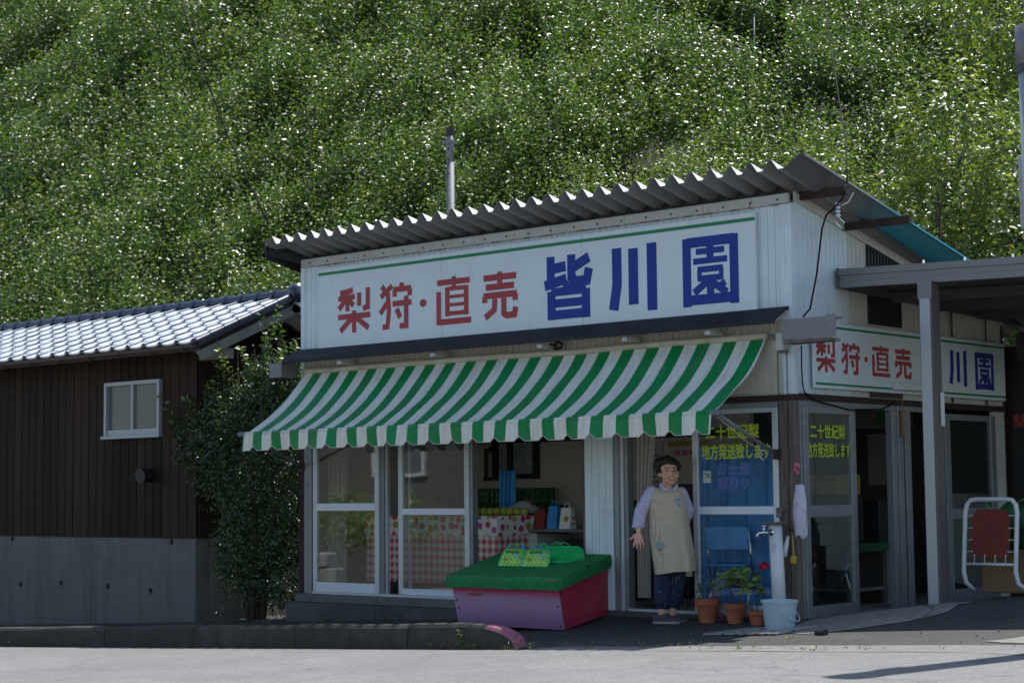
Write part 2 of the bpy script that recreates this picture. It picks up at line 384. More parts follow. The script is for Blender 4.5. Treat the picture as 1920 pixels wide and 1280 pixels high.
def stripemat(name, period, phase, trans):
    m, n, l, p = _new(name)
    tc = n.new('ShaderNodeTexCoord'); sx = n.new('ShaderNodeSeparateXYZ'); l.new(tc.outputs['Object'], sx.inputs[0])
    fr = mathn(n, l, 'FRACT', mathn(n, l, 'ADD', mathn(n, l, 'DIVIDE', sx.outputs['X'], period), phase + 100.0))
    f = mathn(n, l, 'LESS_THAN', fr, 0.5)
    nz = noise(n, l, coords(n, l, (5, 1, 1)), 4, 6); nb = ramp(n, l, nz, 0.35, 0.75)
    w = mixc(n, l, nb, (0.84, 0.83, 0.76), (0.72, 0.69, 0.60)); g = mixc(n, l, nb, (0.0, 0.27, 0.075), (0.004, 0.215, 0.06))
    c = mixc(n, l, f, w, g)
    sm = mathn(n, l, 'FRACT', mathn(n, l, 'ADD', mathn(n, l, 'DIVIDE', sx.outputs['X'], period*3), (phase - 0.75)/3 + 100.0))
    sm = mathn(n, l, 'LESS_THAN', mathn(n, l, 'ABSOLUTE', mathn(n, l, 'SUBTRACT', sm, 0.5)), 0.006)
    c = mixc(n, l, mathn(n, l, 'MULTIPLY', sm, 0.7), c, (0.12, 0.11, 0.09))
    grime = ramp(n, l, noise(n, l, coords(n, l, (9, 0.8, 0.8)), 2.2, 6, 0.7), 0.5, 0.85)
    c = mixc(n, l, mathn(n, l, 'MULTIPLY', grime, 0.45), c, (0.16, 0.14, 0.10))
    l.new(c, p.inputs['Base Color']); p.inputs['Roughness'].default_value = 0.42
    p.inputs['Specular IOR Level'].default_value = 0.3
    bumpn(n, l, noise(n, l, coords(n, l, (1, 4, 4)), 9, 4), 0.25, 0.02, p)
    t = n.new('ShaderNodeBsdfTranslucent'); l.new(c, t.inputs[0]); mx = n.new('ShaderNodeMixShader'); mx.inputs[0].default_value = trans
    l.new(p.outputs[0], mx.inputs[1]); l.new(t.outputs[0], mx.inputs[2]); l.new(mx.outputs[0], n['Material Output'].inputs[0])
    return m
STRIPE = 0.29
M['awning'] = stripemat('awning stripes', STRIPE, 0.03, 0.13)

def gingham(name, col, base, period, thread=False):
    m, n, l, p = _new(name)
    tc = n.new('ShaderNodeTexCoord'); sx = n.new('ShaderNodeSeparateXYZ'); l.new(tc.outputs['Object'], sx.inputs[0])
    h = mathn(n, l, 'ADD', sx.outputs['X'], mathn(n, l, 'MULTIPLY', sx.outputs['Y'], 0.9))
    a = mathn(n, l, 'LESS_THAN', mathn(n, l, 'FRACT', mathn(n, l, 'ADD', mathn(n, l, 'DIVIDE', h, period), 50.0)), 0.5)
    b = mathn(n, l, 'LESS_THAN', mathn(n, l, 'FRACT', mathn(n, l, 'ADD', mathn(n, l, 'DIVIDE', sx.outputs['Z'], period), 50.0)), 0.5)
    f = mathn(n, l, 'MULTIPLY', mathn(n, l, 'ADD', a, b), 0.5)
    nz = noise(n, l, tc.outputs['Object'], 6)
    c = mixc(n, l, f, base, col)
    c = mixc(n, l, mathn(n, l, 'MULTIPLY', ramp(n, l, nz, 0.4, 0.8), 0.35), c, tuple(x*0.55 for x in base))
    l.new(c, p.inputs['Base Color']); p.inputs['Roughness'].default_value = 0.85 if thread else 0.5
    if thread: bumpn(n, l, noise(n, l, coords(n, l, (1, 1, 0.35)), 9, 3), 0.5, 0.03, p)
    return m
M['gingham'] = gingham('gingham cloth', (0.50, 0.02, 0.05), (0.78, 0.74, 0.64), 0.085)
M['apron'] = gingham('apron check', (0.40, 0.31, 0.20), (0.68, 0.59, 0.44), 0.015, True)

def spots(name, base, cols, scale, size, rough=0.5):
    m, n, l, p = _new(name)
    vec = coords(n, l)
    v = n.new('ShaderNodeTexVoronoi'); v.inputs['Scale'].default_value = scale; v.inputs['Randomness'].default_value = 0.55; l.new(vec, v.inputs['Vector'])
    sep = n.new('ShaderNodeSeparateColor'); l.new(v.outputs['Color'], sep.inputs[0])
    cr = n.new('ShaderNodeValToRGB'); cr.color_ramp.interpolation = 'CONSTANT'
    while len(cr.color_ramp.elements) < len(cols): cr.color_ramp.elements.new(0.5)
    for i, c in enumerate(cols):
        e = cr.color_ramp.elements[i]; e.position = i/len(cols); e.color = (*c, 1)
    l.new(sep.outputs[0], cr.inputs[0])
    d = v.outputs['Distance']
    pet = mathn(n, l, 'LESS_THAN', mathn(n, l, 'ADD', d, mathn(n, l, 'MULTIPLY', noise(n, l, vec, scale*3.2, 1), 0.22)), size + 0.11)
    cen = mathn(n, l, 'LESS_THAN', d, 0.075)
    c = mixc(n, l, pet, base, cr.outputs[0]); c = mixc(n, l, cen, c, (0.75, 0.72, 0.6))
    l.new(c, p.inputs['Base Color']); p.inputs['Roughness'].default_value = rough
    return m
M['floral'] = spots('floral cloth', (0.72, 0.73, 0.70), [(0.50, 0.02, 0.03), (0.55, 0.24, 0.02), (0.48, 0.04, 0.16), (0.52, 0.03, 0.03), (0.5, 0.33, 0.04)], 9.5, 0.36, 0.3)
M['blouse'] = spots('blouse print', (0.50, 0.46, 0.62), [(0.36, 0.32, 0.52), (0.42, 0.32, 0.5), (0.55, 0.5, 0.66)], 45, 0.30, 0.85)
M['pants'] = spots('trouser print', (0.012, 0.022, 0.055), [(0.03, 0.06, 0.12), (0.02, 0.04, 0.09), (0.06, 0.09, 0.15)], 38, 0.34, 0.85)
M['bagprint'] = spots('fruit bag print', (0.55, 0.78, 0.16), [(0.06, 0.62, 0.14), (0.75, 0.8, 0.65), (0.70, 0.72, 0.10), (0.15, 0.6, 0.5)], 16, 0.34, 0.25)
M['tray_print'] = spots('litter board', (0.30, 0.30, 0.30), [(0.03, 0.16, 0.06), (0.25, 0.06, 0.05), (0.12, 0.09, 0.08)], 11, 0.36, 0.6)

def ground_mat(name, base, dark, grain, patch):
    m, n, l, p = _new(name)
    vec = coords(n, l, kind='Object')
    big = noise(n, l, vec, 0.55, 5, 0.6); mid = noise(n, l, vec, 3.0, 6, 0.65); fine = noise(n, l, vec, 55, 4, 0.75)
    c = mixc(n, l, ramp(n, l, big, 0.35, 0.65), dark, base)
    c = mixc(n, l, mathn(n, l, 'MULTIPLY', ramp(n, l, mid, 0.52, 0.62), patch), c, tuple(min(1, x*1.7) for x in base))
    c = mixc(n, l, mathn(n, l, 'MULTIPLY', ramp(n, l, fine, 0.3, 0.7), grain), c, tuple(x*0.35 for x in base))
    agg = noise(n, l, coords(n, l, (1, 0.28, 1)), 20, 5, 0.8)
    c = mixc(n, l, mathn(n, l, 'MULTIPLY', ramp(n, l, agg, 0.40, 0.62), 0.30), c, tuple(x*0.40 for x in base))
    v = n.new('ShaderNodeTexVoronoi'); v.inputs['Scale'].default_value = 48; l.new(vec, v.inputs['Vector'])
    c = mixc(n, l, mathn(n, l, 'MULTIPLY', mathn(n, l, 'LESS_THAN', v.outputs['Distance'], 0.28), 0.35), c, tuple(min(1, x*1.6) for x in base))
    wv = n.new('ShaderNodeVectorMath'); wv.operation = 'MULTIPLY_ADD'; l.new(mid, wv.inputs[0]); wv.inputs[1].default_value = (0.5, 0.5, 0.0); l.new(vec, wv.inputs[2])
    vc = n.new('ShaderNodeTexVoronoi'); vc.feature = 'DISTANCE_TO_EDGE'; vc.inputs['Scale'].default_value = 0.7; l.new(wv.outputs[0], vc.inputs['Vector'])
    ck = mathn(n, l, 'MULTIPLY', mathn(n, l, 'LESS_THAN', vc.outputs['Distance'], 0.006), 0.6)
    c = mixc(n, l, ck, c, tuple(x*0.25 for x in base))
    l.new(c, p.inputs['Base Color']); p.inputs['Roughness'].default_value = 0.85
    bumpn(n, l, fine, 0.6, 0.006, p)
    return m
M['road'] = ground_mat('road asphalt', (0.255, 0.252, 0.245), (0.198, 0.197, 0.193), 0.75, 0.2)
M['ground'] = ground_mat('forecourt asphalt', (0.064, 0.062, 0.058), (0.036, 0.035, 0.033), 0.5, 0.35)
M['slab'] = ground_mat('pale concrete slab', (0.27, 0.25, 0.22), (0.19, 0.18, 0.16), 0.3, 0.2)
M['hillsoil'] = mat('hill soil', (0.016, 0.018, 0.010), 0.95, 0.5, 1.5, bump=0.6, bscale=10)
M['kerb'] = mat('kerb concrete', (0.045, 0.044, 0.037), 0.9, 0.3, 5, bump=0.5, bscale=70, stain=(0.03, 0.03, 0.02), stain_amt=0.85, sscale=4, sstretch=(1.5, 1.5, 0.8), stain_lo=0.42, stain_hi=0.68, rand=0.1)
M['kerb_pink'] = mat('kerb pink paint', (0.36, 0.10, 0.17), 0.8, 0.3, 14, bump=0.4, bscale=90, stain=(0.12, 0.11, 0.09), stain_amt=0.85, sscale=14, stain_lo=0.48, stain_hi=0.6)

M['leaf_hill'] = leafmat('orchard leaf', (0.054, 0.108, 0.020), (0.140, 0.220, 0.036), (0.42, 0.43, 0.07), 0.39, 0.38, 0.8, 0.25)
M['leaf_tree'] = leafmat('tree leaf', (0.070, 0.115, 0.020), (0.16, 0.22, 0.034), (0.40, 0.40, 0.06), 0.44, 0.42, 0.7, 0.3)
M['leaf_bush'] = leafmat('evergreen leaf', (0.018, 0.048, 0.012), (0.045, 0.095, 0.020), (0.28, 0.42, 0.04), 0.36, 0.36, 0.9, 0.4)
M['leaf_pot'] = leafmat('geranium leaf', (0.07, 0.17, 0.05), (0.15, 0.28, 0.08), (0.45, 0.52, 0.2), 0.55, 0.2, 0.3, 0.0)
M['petal'] = mat('red petal', (0.62, 0.012, 0.02), 0.5, 0.15, 20, trans=(0.6, 0.02, 0.02), transw=0.2)

# ------------------------------------------------------------------ ground
def zr(x): return -0.167 + 0.0443*(max(-30, min(x, 3)) + 1)
def zw(x):
    if x < -2: return -0.055 + 0.049*(max(x, -30) + 2)
    if x < 0: return -0.055 + 0.005*(x + 2)/2
    return -0.05 + 0.15*min(x, 1.2) + 0.05*max(0, min(x, 4) - 1.2)
def gz(x, y):
    if y <= -2.5: return zr(x)
    if y >= 0: return zw(x)
    p = 1 - (1 + y/2.5)**3.8
    return zw(x)*(1-p) + zr(x)*p
YR = -2.5

def terrain(name, xs, ys, fn, m):
    mb = MB(); mb.grid([[(x, y, fn(x, y)) for x in xs] for y in ys])
    me = mb.mesh(name, m, True, fix=False); o = bpy.data.objects.new(name, me); COL.objects.link(o); WORG[o] = Vector((0, 0, 0))
    o['kind'] = 'structure'; return o

ar = lambda a, b, s: [a + (b-a)*i/int(round((b-a)/s)) for i in range(int(round((b-a)/s))+1)]
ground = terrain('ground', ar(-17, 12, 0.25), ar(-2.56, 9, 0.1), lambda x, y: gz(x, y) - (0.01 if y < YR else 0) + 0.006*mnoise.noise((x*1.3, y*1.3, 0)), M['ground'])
road = terrain('road', ar(-60, 40, 1.0), [-2.5, -2.7, -3, -3.5, -4, -5, -6, -8, -10, -13, -16, -20], lambda x, y: zr(x) + 0.004, M['road'])
tag(road, kind='structure')
verge = terrain('verge', ar(-90, 60, 5.0), [-20, -30, -50, -90], lambda x, y: zr(x) + 0.0, M['moss'])

def patch(name, poly, m, lift):
    mb = MB(); P = []
    n = len(poly); cx = sum(p[0] for p in poly)/n; cy = sum(p[1] for p in poly)/n
    rings = 6; vs = []; fs = []
    for r in range(rings+1):
        for (x, y) in poly:
            X = cx + (x-cx)*r/rings; Y = cy + (y-cy)*r/rings
            vs.append((X, Y, gz(X, Y) + lift + 0.006*mnoise.noise((X*1.3, Y*1.3, 0))))
    for r in range(rings):
        for i in range(n):
            j = (i+1) % n; fs.append((r*n+i, (r+1)*n+i, (r+1)*n+j, r*n+j))
    mb.add(vs, fs); o = mb.build(name, m, None, True, fix=False); o['kind'] = 'structure'; return o
def wob(poly, k=6, a=0.035):
    out = []
    for i in range(len(poly)):
        p = poly[i]; q = poly[(i+1) % len(poly)]
        for t in range(k):
            u = t/k; out.append((p[0]+(q[0]-p[0])*u + random.uniform(-a, a), p[1]+(q[1]-p[1])*u + random.uniform(-a, a)))
    return out
patch('pavement', wob([(0.10, -0.75), (0.75, -0.95), (1.55, -0.15), (1.5, 0.45), (0.9, 0.55), (0.12, 0.15)]), M['slab'], 0.006)
patch('pavement', wob([(2.5, -1.55), (3.6, -1.9), (3.9, -0.6), (2.75, -0.9)]), M['slab'], 0.006)
patch('path', wob([(-1.15, -2.53), (1.5, -2.53), (4.0, -2.53), (8.0, -2.53), (8.0, -1.6), (4.0, -1.75), (1.5, -1.95), (-0.95, -2.2)], 8, 0.02), M['road'], 0.007)

# kerb: separate stones, last one a painted curved end piece
kerb = empty('kerb', (-8, YR, -0.5), kind='structure')
def kerb_stone(x0, x1):
    g = 0.003; prof = []
    def sec(x):
        z = zr(x); return [(x, YR+0.17, z-0.05), (x, YR, z-0.05), (x, YR+0.012, z+0.18), (x, YR+0.03, z+0.205), (x, YR+0.06, z+0.215), (x, YR+0.15, z+0.212), (x, YR+0.17, z+0.19)]
    dy_, dz_ = random.uniform(-.008, .008), random.uniform(-.007, .007); J = lambda P_: [(p[0]+random.uniform(-.002, .002), p[1]+dy_+random.uniform(-.003, .003), p[2]+dz_+random.uniform(-.004, .004)) for p in P_]
    A = J(sec(x0+g)); B = J(sec(x1-g)); n = len(A)
    mb = MB(); mb.add(A+B, [tuple(range(n)), tuple(range(n, 2*n))] + [(i, (i+1) % n, (i+1) % n + n, i+n) for i in range(n)])
    return mb.build('kerb_stone', M['kerb'], kerb)
x = -1.64
while x > -14.5:
    kerb_stone(x-0.72, x); x -= 0.72
mb = MB(); P = []
for i in range(13):
    t = i/12; xx = -1.635 + 0.46*t; drop = 0.2*(1-math.sqrt(max(0, 1-t**2.2))); z = zr(xx)
    yo = 0.05*t*t
    P.append([(xx, YR+0.17+yo, z-0.05), (xx, YR+yo, z-0.05), (xx, YR+0.012+yo, z+0.18-drop), (xx, YR+0.03+yo, z+0.205-drop), (xx, YR+0.06+yo, z+0.215-drop), (xx, YR+0.15+yo, z+0.212-drop), (xx, YR+0.17+yo, z+0.19-drop)])
n = 7
mb.add([p for s_ in P for p in s_], [(i*n+j, i*n+(j+1) % n, (i+1)*n+(j+1) % n, (i+1)*n+j) for i in range(12) for j in range(n)])
mb.mi = [1 if i >= 4 and j in (2, 3, 4, 5) else 0 for i in range(12) for j in range(n)]
mb.add(P[0], [tuple(range(n))]); mb.add(P[-1], [tuple(range(n))])
ke = mb.build('kerb_stone', [M['kerb'], M['kerb_pink']], kerb); ke['label'] = 'rounded kerb end with faded pink paint'

# ------------------------------------------------------------------ foliage generator
def leaf_mesh(name, pos, axis, normal, length, width, tint, m, fold=0.18):
    n = len(pos)
    axis = axis/np.linalg.norm(axis, axis=1, keepdims=True)
    side = np.cross(axis, normal); side /= np.maximum(1e-6, np.linalg.norm(side, axis=1, keepdims=True))
    nrm = np.cross(side, axis)
    L = length[:, None]; W = width[:, None]
    v = np.empty((n, 4, 3))
    v[:, 0] = pos; v[:, 1] = pos + axis*L*0.45 + side*W*0.5 + nrm*W*fold
    v[:, 2] = pos + axis*L - nrm*L*0.10; v[:, 3] = pos + axis*L*0.45 - side*W*0.5 + nrm*W*fold
    me = bpy.data.meshes.new(name)
    me.vertices.add(n*4); me.vertices.foreach_set('co', v.reshape(-1).astype(np.float32))
    base = (np.arange(n)*4)[:, None]
    tri = np.concatenate([base+np.array([0, 1, 2]), base+np.array([0, 2, 3])], 1).reshape(-1)
    me.loops.add(n*6); me.loops.foreach_set('vertex_index', tri.astype(np.int32))
    me.polygons.add(n*2); me.polygons.foreach_set('loop_start', (np.arange(n*2)*3).astype(np.int32))
    try: me.polygons.foreach_set('loop_total', np.full(n*2, 3, np.int32))
    except Exception: pass
    at = me.attributes.new('tint', 'FLOAT_COLOR', 'FACE')
    col = np.ones((n, 4), np.float32); col[:, :3] = tint
    at.data.foreach_set('color', np.repeat(col, 2, axis=0).reshape(-1))
    me.materials.append(m); me.update(); me.validate()
    return me

def shoots_to_leaves(base, direc, slen, nl, lsize, rng, pale_tip=0.15, droop=0.5, aspect=0.55, upn=0.8, tintbase=None):
    # base (k,3), direc (k,3) unit, each shoot carries nl leaves along its length
    k = len(base)
    t = (np.arange(nl)+0.5)/nl
    t = np.broadcast_to(t, (k, nl)) + rng.uniform(-0.3/nl, 0.3/nl, (k, nl))
    ang = np.arange(nl)*2.4 + rng.uniform(0, 6.28, (k, 1)) + rng.normal(0, 0.3, (k, nl))
    a = np.cross(direc, np.array([0.31, 0.17, 0.93])); a /= np.linalg.norm(a, axis=1, keepdims=True); b = np.cross(direc, a)
    out = a[:, None, :]*np.cos(ang)[..., None] + b[:, None, :]*np.sin(ang)[..., None]
    bend = rng.normal(0, 0.18, (k, 1, 3))
    pos = base[:, None, :] + (direc[:, None, :] + bend*t[..., None])*(slen[:, None]*t)[..., None]
    ax = out + direc[:, None, :]*rng.uniform(0.0, 0.7, (k, nl))[..., None]; ax[..., 2] -= droop*rng.uniform(0.2, 1.0, (k, nl))
    nm = rng.normal(0, 0.6, (k, nl, 3)); nm[..., 2] += upn; nm[..., 0] += .48; nm[..., 1] -= .16
    ls = lsize*rng.uniform(0.6, 1.25, (k, nl))*(1.05-0.35*t)
    r = rng.random((k, nl)); tb = rng.random((k, 1)) if tintbase is None else tintbase[:, None]
    tint = np.stack([np.clip(0.55*tb + 0.45*r, 0, 1), (rng.random((k, 1)) < pale_tip)*np.clip((t-0.45)*1.8, 0, 1)*rng.uniform(0.2, 1, (k, 1)), rng.random((k, nl))], -1)
    f = lambda z: z.reshape(-1, *z.shape[2:])
    return f(pos), f(ax), f(nm), f(ls), f(ls)*aspect*rng.uniform(0.8, 1.2, k*nl), f(tint)

_vg = RNG.random((64, 64))
def vnoise(x, y, s):
    x = np.asarray(x)*s; y = np.asarray(y)*s
    xi = np.floor(x).astype(int); yi = np.floor(y).astype(int); fx = x-xi; fy = y-yi
    fx = fx*fx*(3-2*fx); fy = fy*fy*(3-2*fy); g = lambda i, j: _vg[i % 64, j % 64]
    return (g(xi, yi)*(1-fx)+g(xi+1, yi)*fx)*(1-fy) + (g(xi, yi+1)*(1-fx)+g(xi+1, yi+1)*fx)*fy

# ------------------------------------------------------------------ hillside and orchard
GX, GY = -0.45, 0.893
def hill(x, y):
    x = np.asarray(x, float); y = np.asarray(y, float)
    d1 = GX*(x+0.5) + GY*(y-5.6); d2 = (y-3.6)*1.35
    d = np.maximum(0, np.minimum(d1, d2))
    return 0.77*d - 0.02 - 0.5*(d <= 0) + 0.25*(vnoise(x+40, y+9, 0.16)-0.5)*np.minimum(1, d/2)
hx = ar(-75, 24, 1.0); hy = ar(3.4, 63, 0.8)
HX, HY = np.meshgrid(hx, hy); HZ = hill(HX, HY)
mb = MB(); mb.grid([[(hx[j], hy[i], float(HZ[i, j])) for j in range(len(hx))] for i in range(len(hy))])
hs = mb.mesh('hillside', M['hillsoil'], True, fix=False); ho = bpy.data.objects.new('hillside', hs); COL.objects.link(ho); ho['kind'] = 'structure'

cm = np.array([[RX.x, RX.y, RX.z], [UP.x, UP.y, UP.z], [FW.x, FW.y, FW.z]]); cpos = np.array(CAM)
def view(p):
    q = (p - cpos) @ cm.T
    return 960 + q[:, 0]/q[:, 2]*3352, 640 - q[:, 1]/q[:, 2]*3352, q[:, 2]

def orchard():
    # shoots of a pear orchard growing over the whole slope; only the part of the slope that faces the shop is planted
    N = 1480000
    x = RNG.uniform(-64, 8, N); y = RNG.uniform(3.9, 42, N)
    h = hill(x, y)
    can = 1.35 + 0.55*(vnoise(x, y, 0.45)-0.5) + 0.65*(vnoise(x+11, y+5, 1.5)-0.5)
    d = np.minimum(GX*(x+0.5) + GY*(y-5.6), (y-3.6)*1.35)
    p = np.stack([x, y, h+can], 1)
    u, v, w = view(p)
    dens = vnoise(x+3, y+7, 0.95)*0.6 + vnoise(x+30, y+70, 2.4)*0.4
    # planted slope: from behind the roofs to just past the crest of what can be seen
    keep = (u > -260) & (u < 2180) & (v > -150) & (v < 660) & (d > 0.1) & (w > 15) & (dens > 0.345)
    keep &= ~((x > -5.2) & (d < 3.4)) | (RNG.random(N) < 0.08)
    # openings between the trees, with the soil of a terrace showing
    for cx_, cy_, ra, rb in ((-34.0, 14.8, 2.4, 1.1), (-26.7, 12.6, 0.8, 0.7), (-18.8, 10.7, 0.7, 0.6), (-8.5, 12.5, 0.9, 0.55), (-12.2, 12.3, 0.6, 0.45), (-21.0, 17.0, 1.0, 0.8)):
        keep &= ((x-cx_)/ra)**2 + ((y-cy_)/rb)**2 > 1
    keep &= RNG.random(N) < np.clip((28.0/np.maximum(w, 1))**1.3, 0.3, 1.0)
    p = p[keep]; x = x[keep]; y = y[keep]; w = w[keep]
    k = len(p)
    p[:, 2] -= RNG.uniform(0.0, 0.45, k)
    dr = RNG.normal(0, 0.28, (k, 3)); dr[:, 2] = 1.0; dr /= np.linalg.norm(dr, axis=1, keepdims=True)
    tb = np.clip(vnoise(x, y, 0.22)*0.55 + vnoise(x+5, y, 0.9)*0.55 + RNG.random(k)*0.35 - 0.3, 0, 1)
    sl = RNG.uniform(0.45, 0.95, k)
    far = np.clip(w/30.0, 0.85, 1.45)
    P, A, Nn, Ls, Ws, T = shoots_to_leaves(p, dr, sl*far, 8, 0.086, RNG, 0.14, 0.55, 0.58, 0.8, tb)
    fs = np.repeat(far, 8); Ls = Ls*fs; Ws = Ws*fs
    print('orchard shoots', k, 'leaves', len(P))
    me = leaf_mesh('orchard_foliage', P, A, Nn, Ls, Ws, T, M['leaf_hill'])
    o = bpy.data.objects.new('orchard_foliage', me); COL.objects.link(o)
    tag(o, 'glossy green leaves of the pear orchard covering the whole hillside', 'foliage', None, 'stuff')
orchard()

def tree(name, base, height, crowns, label, cat, group=None, leaf=0.085, nshoots=260, m='leaf_tree', pale=0.25, trunk_r=0.06, lean=(0, 0)):
    root = empty(name, base, label, cat, group)
    bz = Vector(base)
    mb = MB(); top = bz + Vector((lean[0], lean[1], height*0.62))
    mid = bz + Vector((lean[0]*0.4 + 0.05, lean[1]*0.4, height*0.33))
    mb.tube([bz - Vector((0, 0, 0.15)), mid, top], [trunk_r, trunk_r*0.8, trunk_r*0.5], 8)
    for c in crowns:
        cc = Vector(c[0]); st = bz.lerp(top, random.uniform(0.45, 0.9))
        mb.tube([st, st.lerp(cc, 0.5) + Vector((random.uniform(-.1, .1), random.uniform(-.1, .1), 0.06)), cc], [trunk_r*0.45, trunk_r*0.32, trunk_r*0.15], 6)
        for _ in range(3):
            e = cc + Vector((random.uniform(-1, 1)*c[1][0]*0.7, random.uniform(-1, 1)*c[1][1]*0.7, random.uniform(-.4, .9)*c[1][2]*0.7))
            mb.tube([cc.lerp(st, 0.3), e], [trunk_r*0.2, trunk_r*0.08], 5)
    mb.build('trunk', M['bark'], root, True)
    B = []; D = []
    tot = sum(c[1][0]*c[1][1]*c[1][2] for c in crowns)
    for c in crowns:
        kk = max(20, int(nshoots*c[1][0]*c[1][1]*c[1][2]/tot))
        v = RNG.normal(0, 1, (kk, 3)); v /= np.linalg.norm(v, axis=1, keepdims=True)
        rr = RNG.uniform(0.35, 1.0, (kk, 1))**0.6
        nz_ = vnoise(v[:, 0]*3+20, v[:, 2]*3+v[:, 1]*2+20, 1.2)[:, None]
        q = v*rr*(0.75+0.5*nz_)*np.array(c[1]) + np.array(c[0])
        B.append(q); dd = v*0.7 + RNG.normal(0, 0.25, (kk, 3)); dd[:, 2] += 0.75; D.append(dd/np.linalg.norm(dd, axis=1, keepdims=True))
    B = np.concatenate(B); D = np.concatenate(D)
    P, A, Nn, Ls, Ws, T = shoots_to_leaves(B - np.array(bz), D, RNG.uniform(0.25, 0.55, len(B)), 9, leaf, RNG, pale, 0.5, 0.5, 0.8)
    me = leaf_mesh('crown', P, A, Nn, Ls, Ws, T, M[m])
    o = bpy.data.objects.new('crown', me); COL.objects.link(o); o.parent = root
    return root

def hz(x, y): return float(hill(x, y))
# young trees on the lower slope behind the canopy
G1 = 'young trees on the lower slope'
tree('young_tree', (-1.0, 6.8, hz(-1.0, 6.8)), 4.4, [((-1.05, 6.7, 3.6), (0.85, 0.8, 0.9)), ((-0.8, 6.7, 4.6), (0.7, 0.7, 0.8)), ((-1.3, 6.8, 2.8), (0.6, 0.6, 0.6))], 'bright leafy young tree beside the grey roadside pole', 'tree', G1, nshoots=520, pale=0.35, leaf=0.115)
tree('young_tree', (-2.2, 7.0, hz(-2.2, 7.0)), 5.2, [((-2.2, 6.9, 4.3), (0.8, 0.8, 0.9)), ((-2.0, 7.1, 5.5), (0.75, 0.75, 0.85)), ((-2.6, 6.9, 3.6), (0.6, 0.6, 0.6))], 'tall yellow-green young tree above the end of the canopy beam', 'tree', G1, nshoots=560, pale=0.45, leaf=0.115)
tree('young_tree', (-3.6, 6.9, hz(-3.6, 6.9)), 4.0, [((-3.6, 6.8, 4.3), (0.75, 0.7, 0.7)), ((-3.2, 6.9, 3.7), (0.6, 0.6, 0.6)), ((-3.9, 6.9, 5.1), (0.55, 0.5, 0.5))], 'round leafy tree rising behind the teal roof edge', 'tree', G1, nshoots=430, pale=0.25, leaf=0.11)
tree('young_tree', (-1.6, 9.2, hz(-1.6, 9.2)), 5.0, [((-1.6, 9.1, 6.6), (1.0, 0.9, 0.9)), ((-2.4, 9.2, 7.6), (0.8, 0.8, 0.8)), ((-0.8, 9.2, 7.4), (0.7, 0.7, 0.8))], 'pale leafy tree highest on the slope in the upper right corner', 'tree', G1, nshoots=560, pale=0.4, leaf=0.115)
tree('young_tree', (0.4, 6.6, hz(0.4, 6.6)), 3.6, [((0.1, 6.4, 3.0), (0.8, 0.7, 0.7)), ((0.3, 6.6, 3.9), (0.6, 0.6, 0.6))], 'shaded leafy tree just above the flat canopy roof', 'tree', G1, nshoots=360, pale=0.15, leaf=0.11)
G2 = 'shrubs behind the shop roof'
tree('shrub', (-5.3, 5.7, hz(-5.3, 5.7)), 3.8, [((-5.3, 5.7, 5.05), (0.75, 0.5, 0.42)), ((-4.7, 5.7, 4.9), (0.5, 0.45, 0.35))], 'yellow-green shrub peeping over the middle of the corrugated roof', 'shrub', G2, leaf=0.06, nshoots=360, pale=0.55, trunk_r=0.035)
tree('shrub', (-6.9, 5.7, hz(-6.9, 5.7)), 3.6, [((-6.9, 5.7, 5.2), (0.6, 0.5, 0.5)), ((-6.5, 5.7, 4.9), (0.5, 0.4, 0.35))], 'feathery green shrub above the corrugated roof, right of the galvanised pole', 'shrub', G2, leaf=0.055, nshoots=320, pale=0.3, trunk_r=0.035)

# thin orchard stakes and the galvanised pole behind the roof
def stake(x, y, z0, z1, label):
    mb = MB(); z1 -= .35; mb.cyl((x, y, z0), (x+0.03, y, z1), 0.016, 0.014, 6); mb.cyl((x+0.03, y, z1), (x+0.03, y, z1+0.03), 0.019, 0.019, 6)
    tag(mb.build('orchard_stake', M['stake'], None, True), label, 'stake', 'stakes standing in the orchard')
stake(-10.50, 12.34, 7.88, 10.26, 'thin pale stake in the orchard near the top middle edge')
stake(-8.61, 12.64, 7.43, 9.81, 'thin pale stake in the orchard above the roof peak')
pole = empty('galvanised_pole', (-8.35, 4.5, 0.0), 'galvanised steel pole with black cap standing behind the shop roof', 'pole')
mb = MB(); mb.cyl((-8.35, 4.5, -0.1), (-8.35, 4.5, 5.72), 0.058, n=14); mb.cyl((-8.35, 4.5, 5.70), (-8.35, 4.5, 6.12), 0.052, n=14); mb.build('shaft', M['galv'], pole, True)
mb = MB(); mb.cyl((-8.35, 4.5, 6.10), (-8.35, 4.5, 6.21), 0.066, n=14); mb.build('cap', M['black'], pole)
mb = MB(); mb.cyl((-8.35, 4.5, 5.98), (-8.35, 4.5, 6.03), 0.075, n=12); mb.cyl((-8.45, 4.45, 6.0), (-8.22, 4.42, 6.0), 0.012, n=6); mb.build('clamp', M['galv'], pole)
for zz in (5.55, 5.75, 5.9):
    mb = MB(); mb.cyl((-8.33, 4.44, zz), (-8.31, 4.42, zz), 0.013, n=6); mb.build('bolt_hole', M['hole'], pole)
exec_marker = None

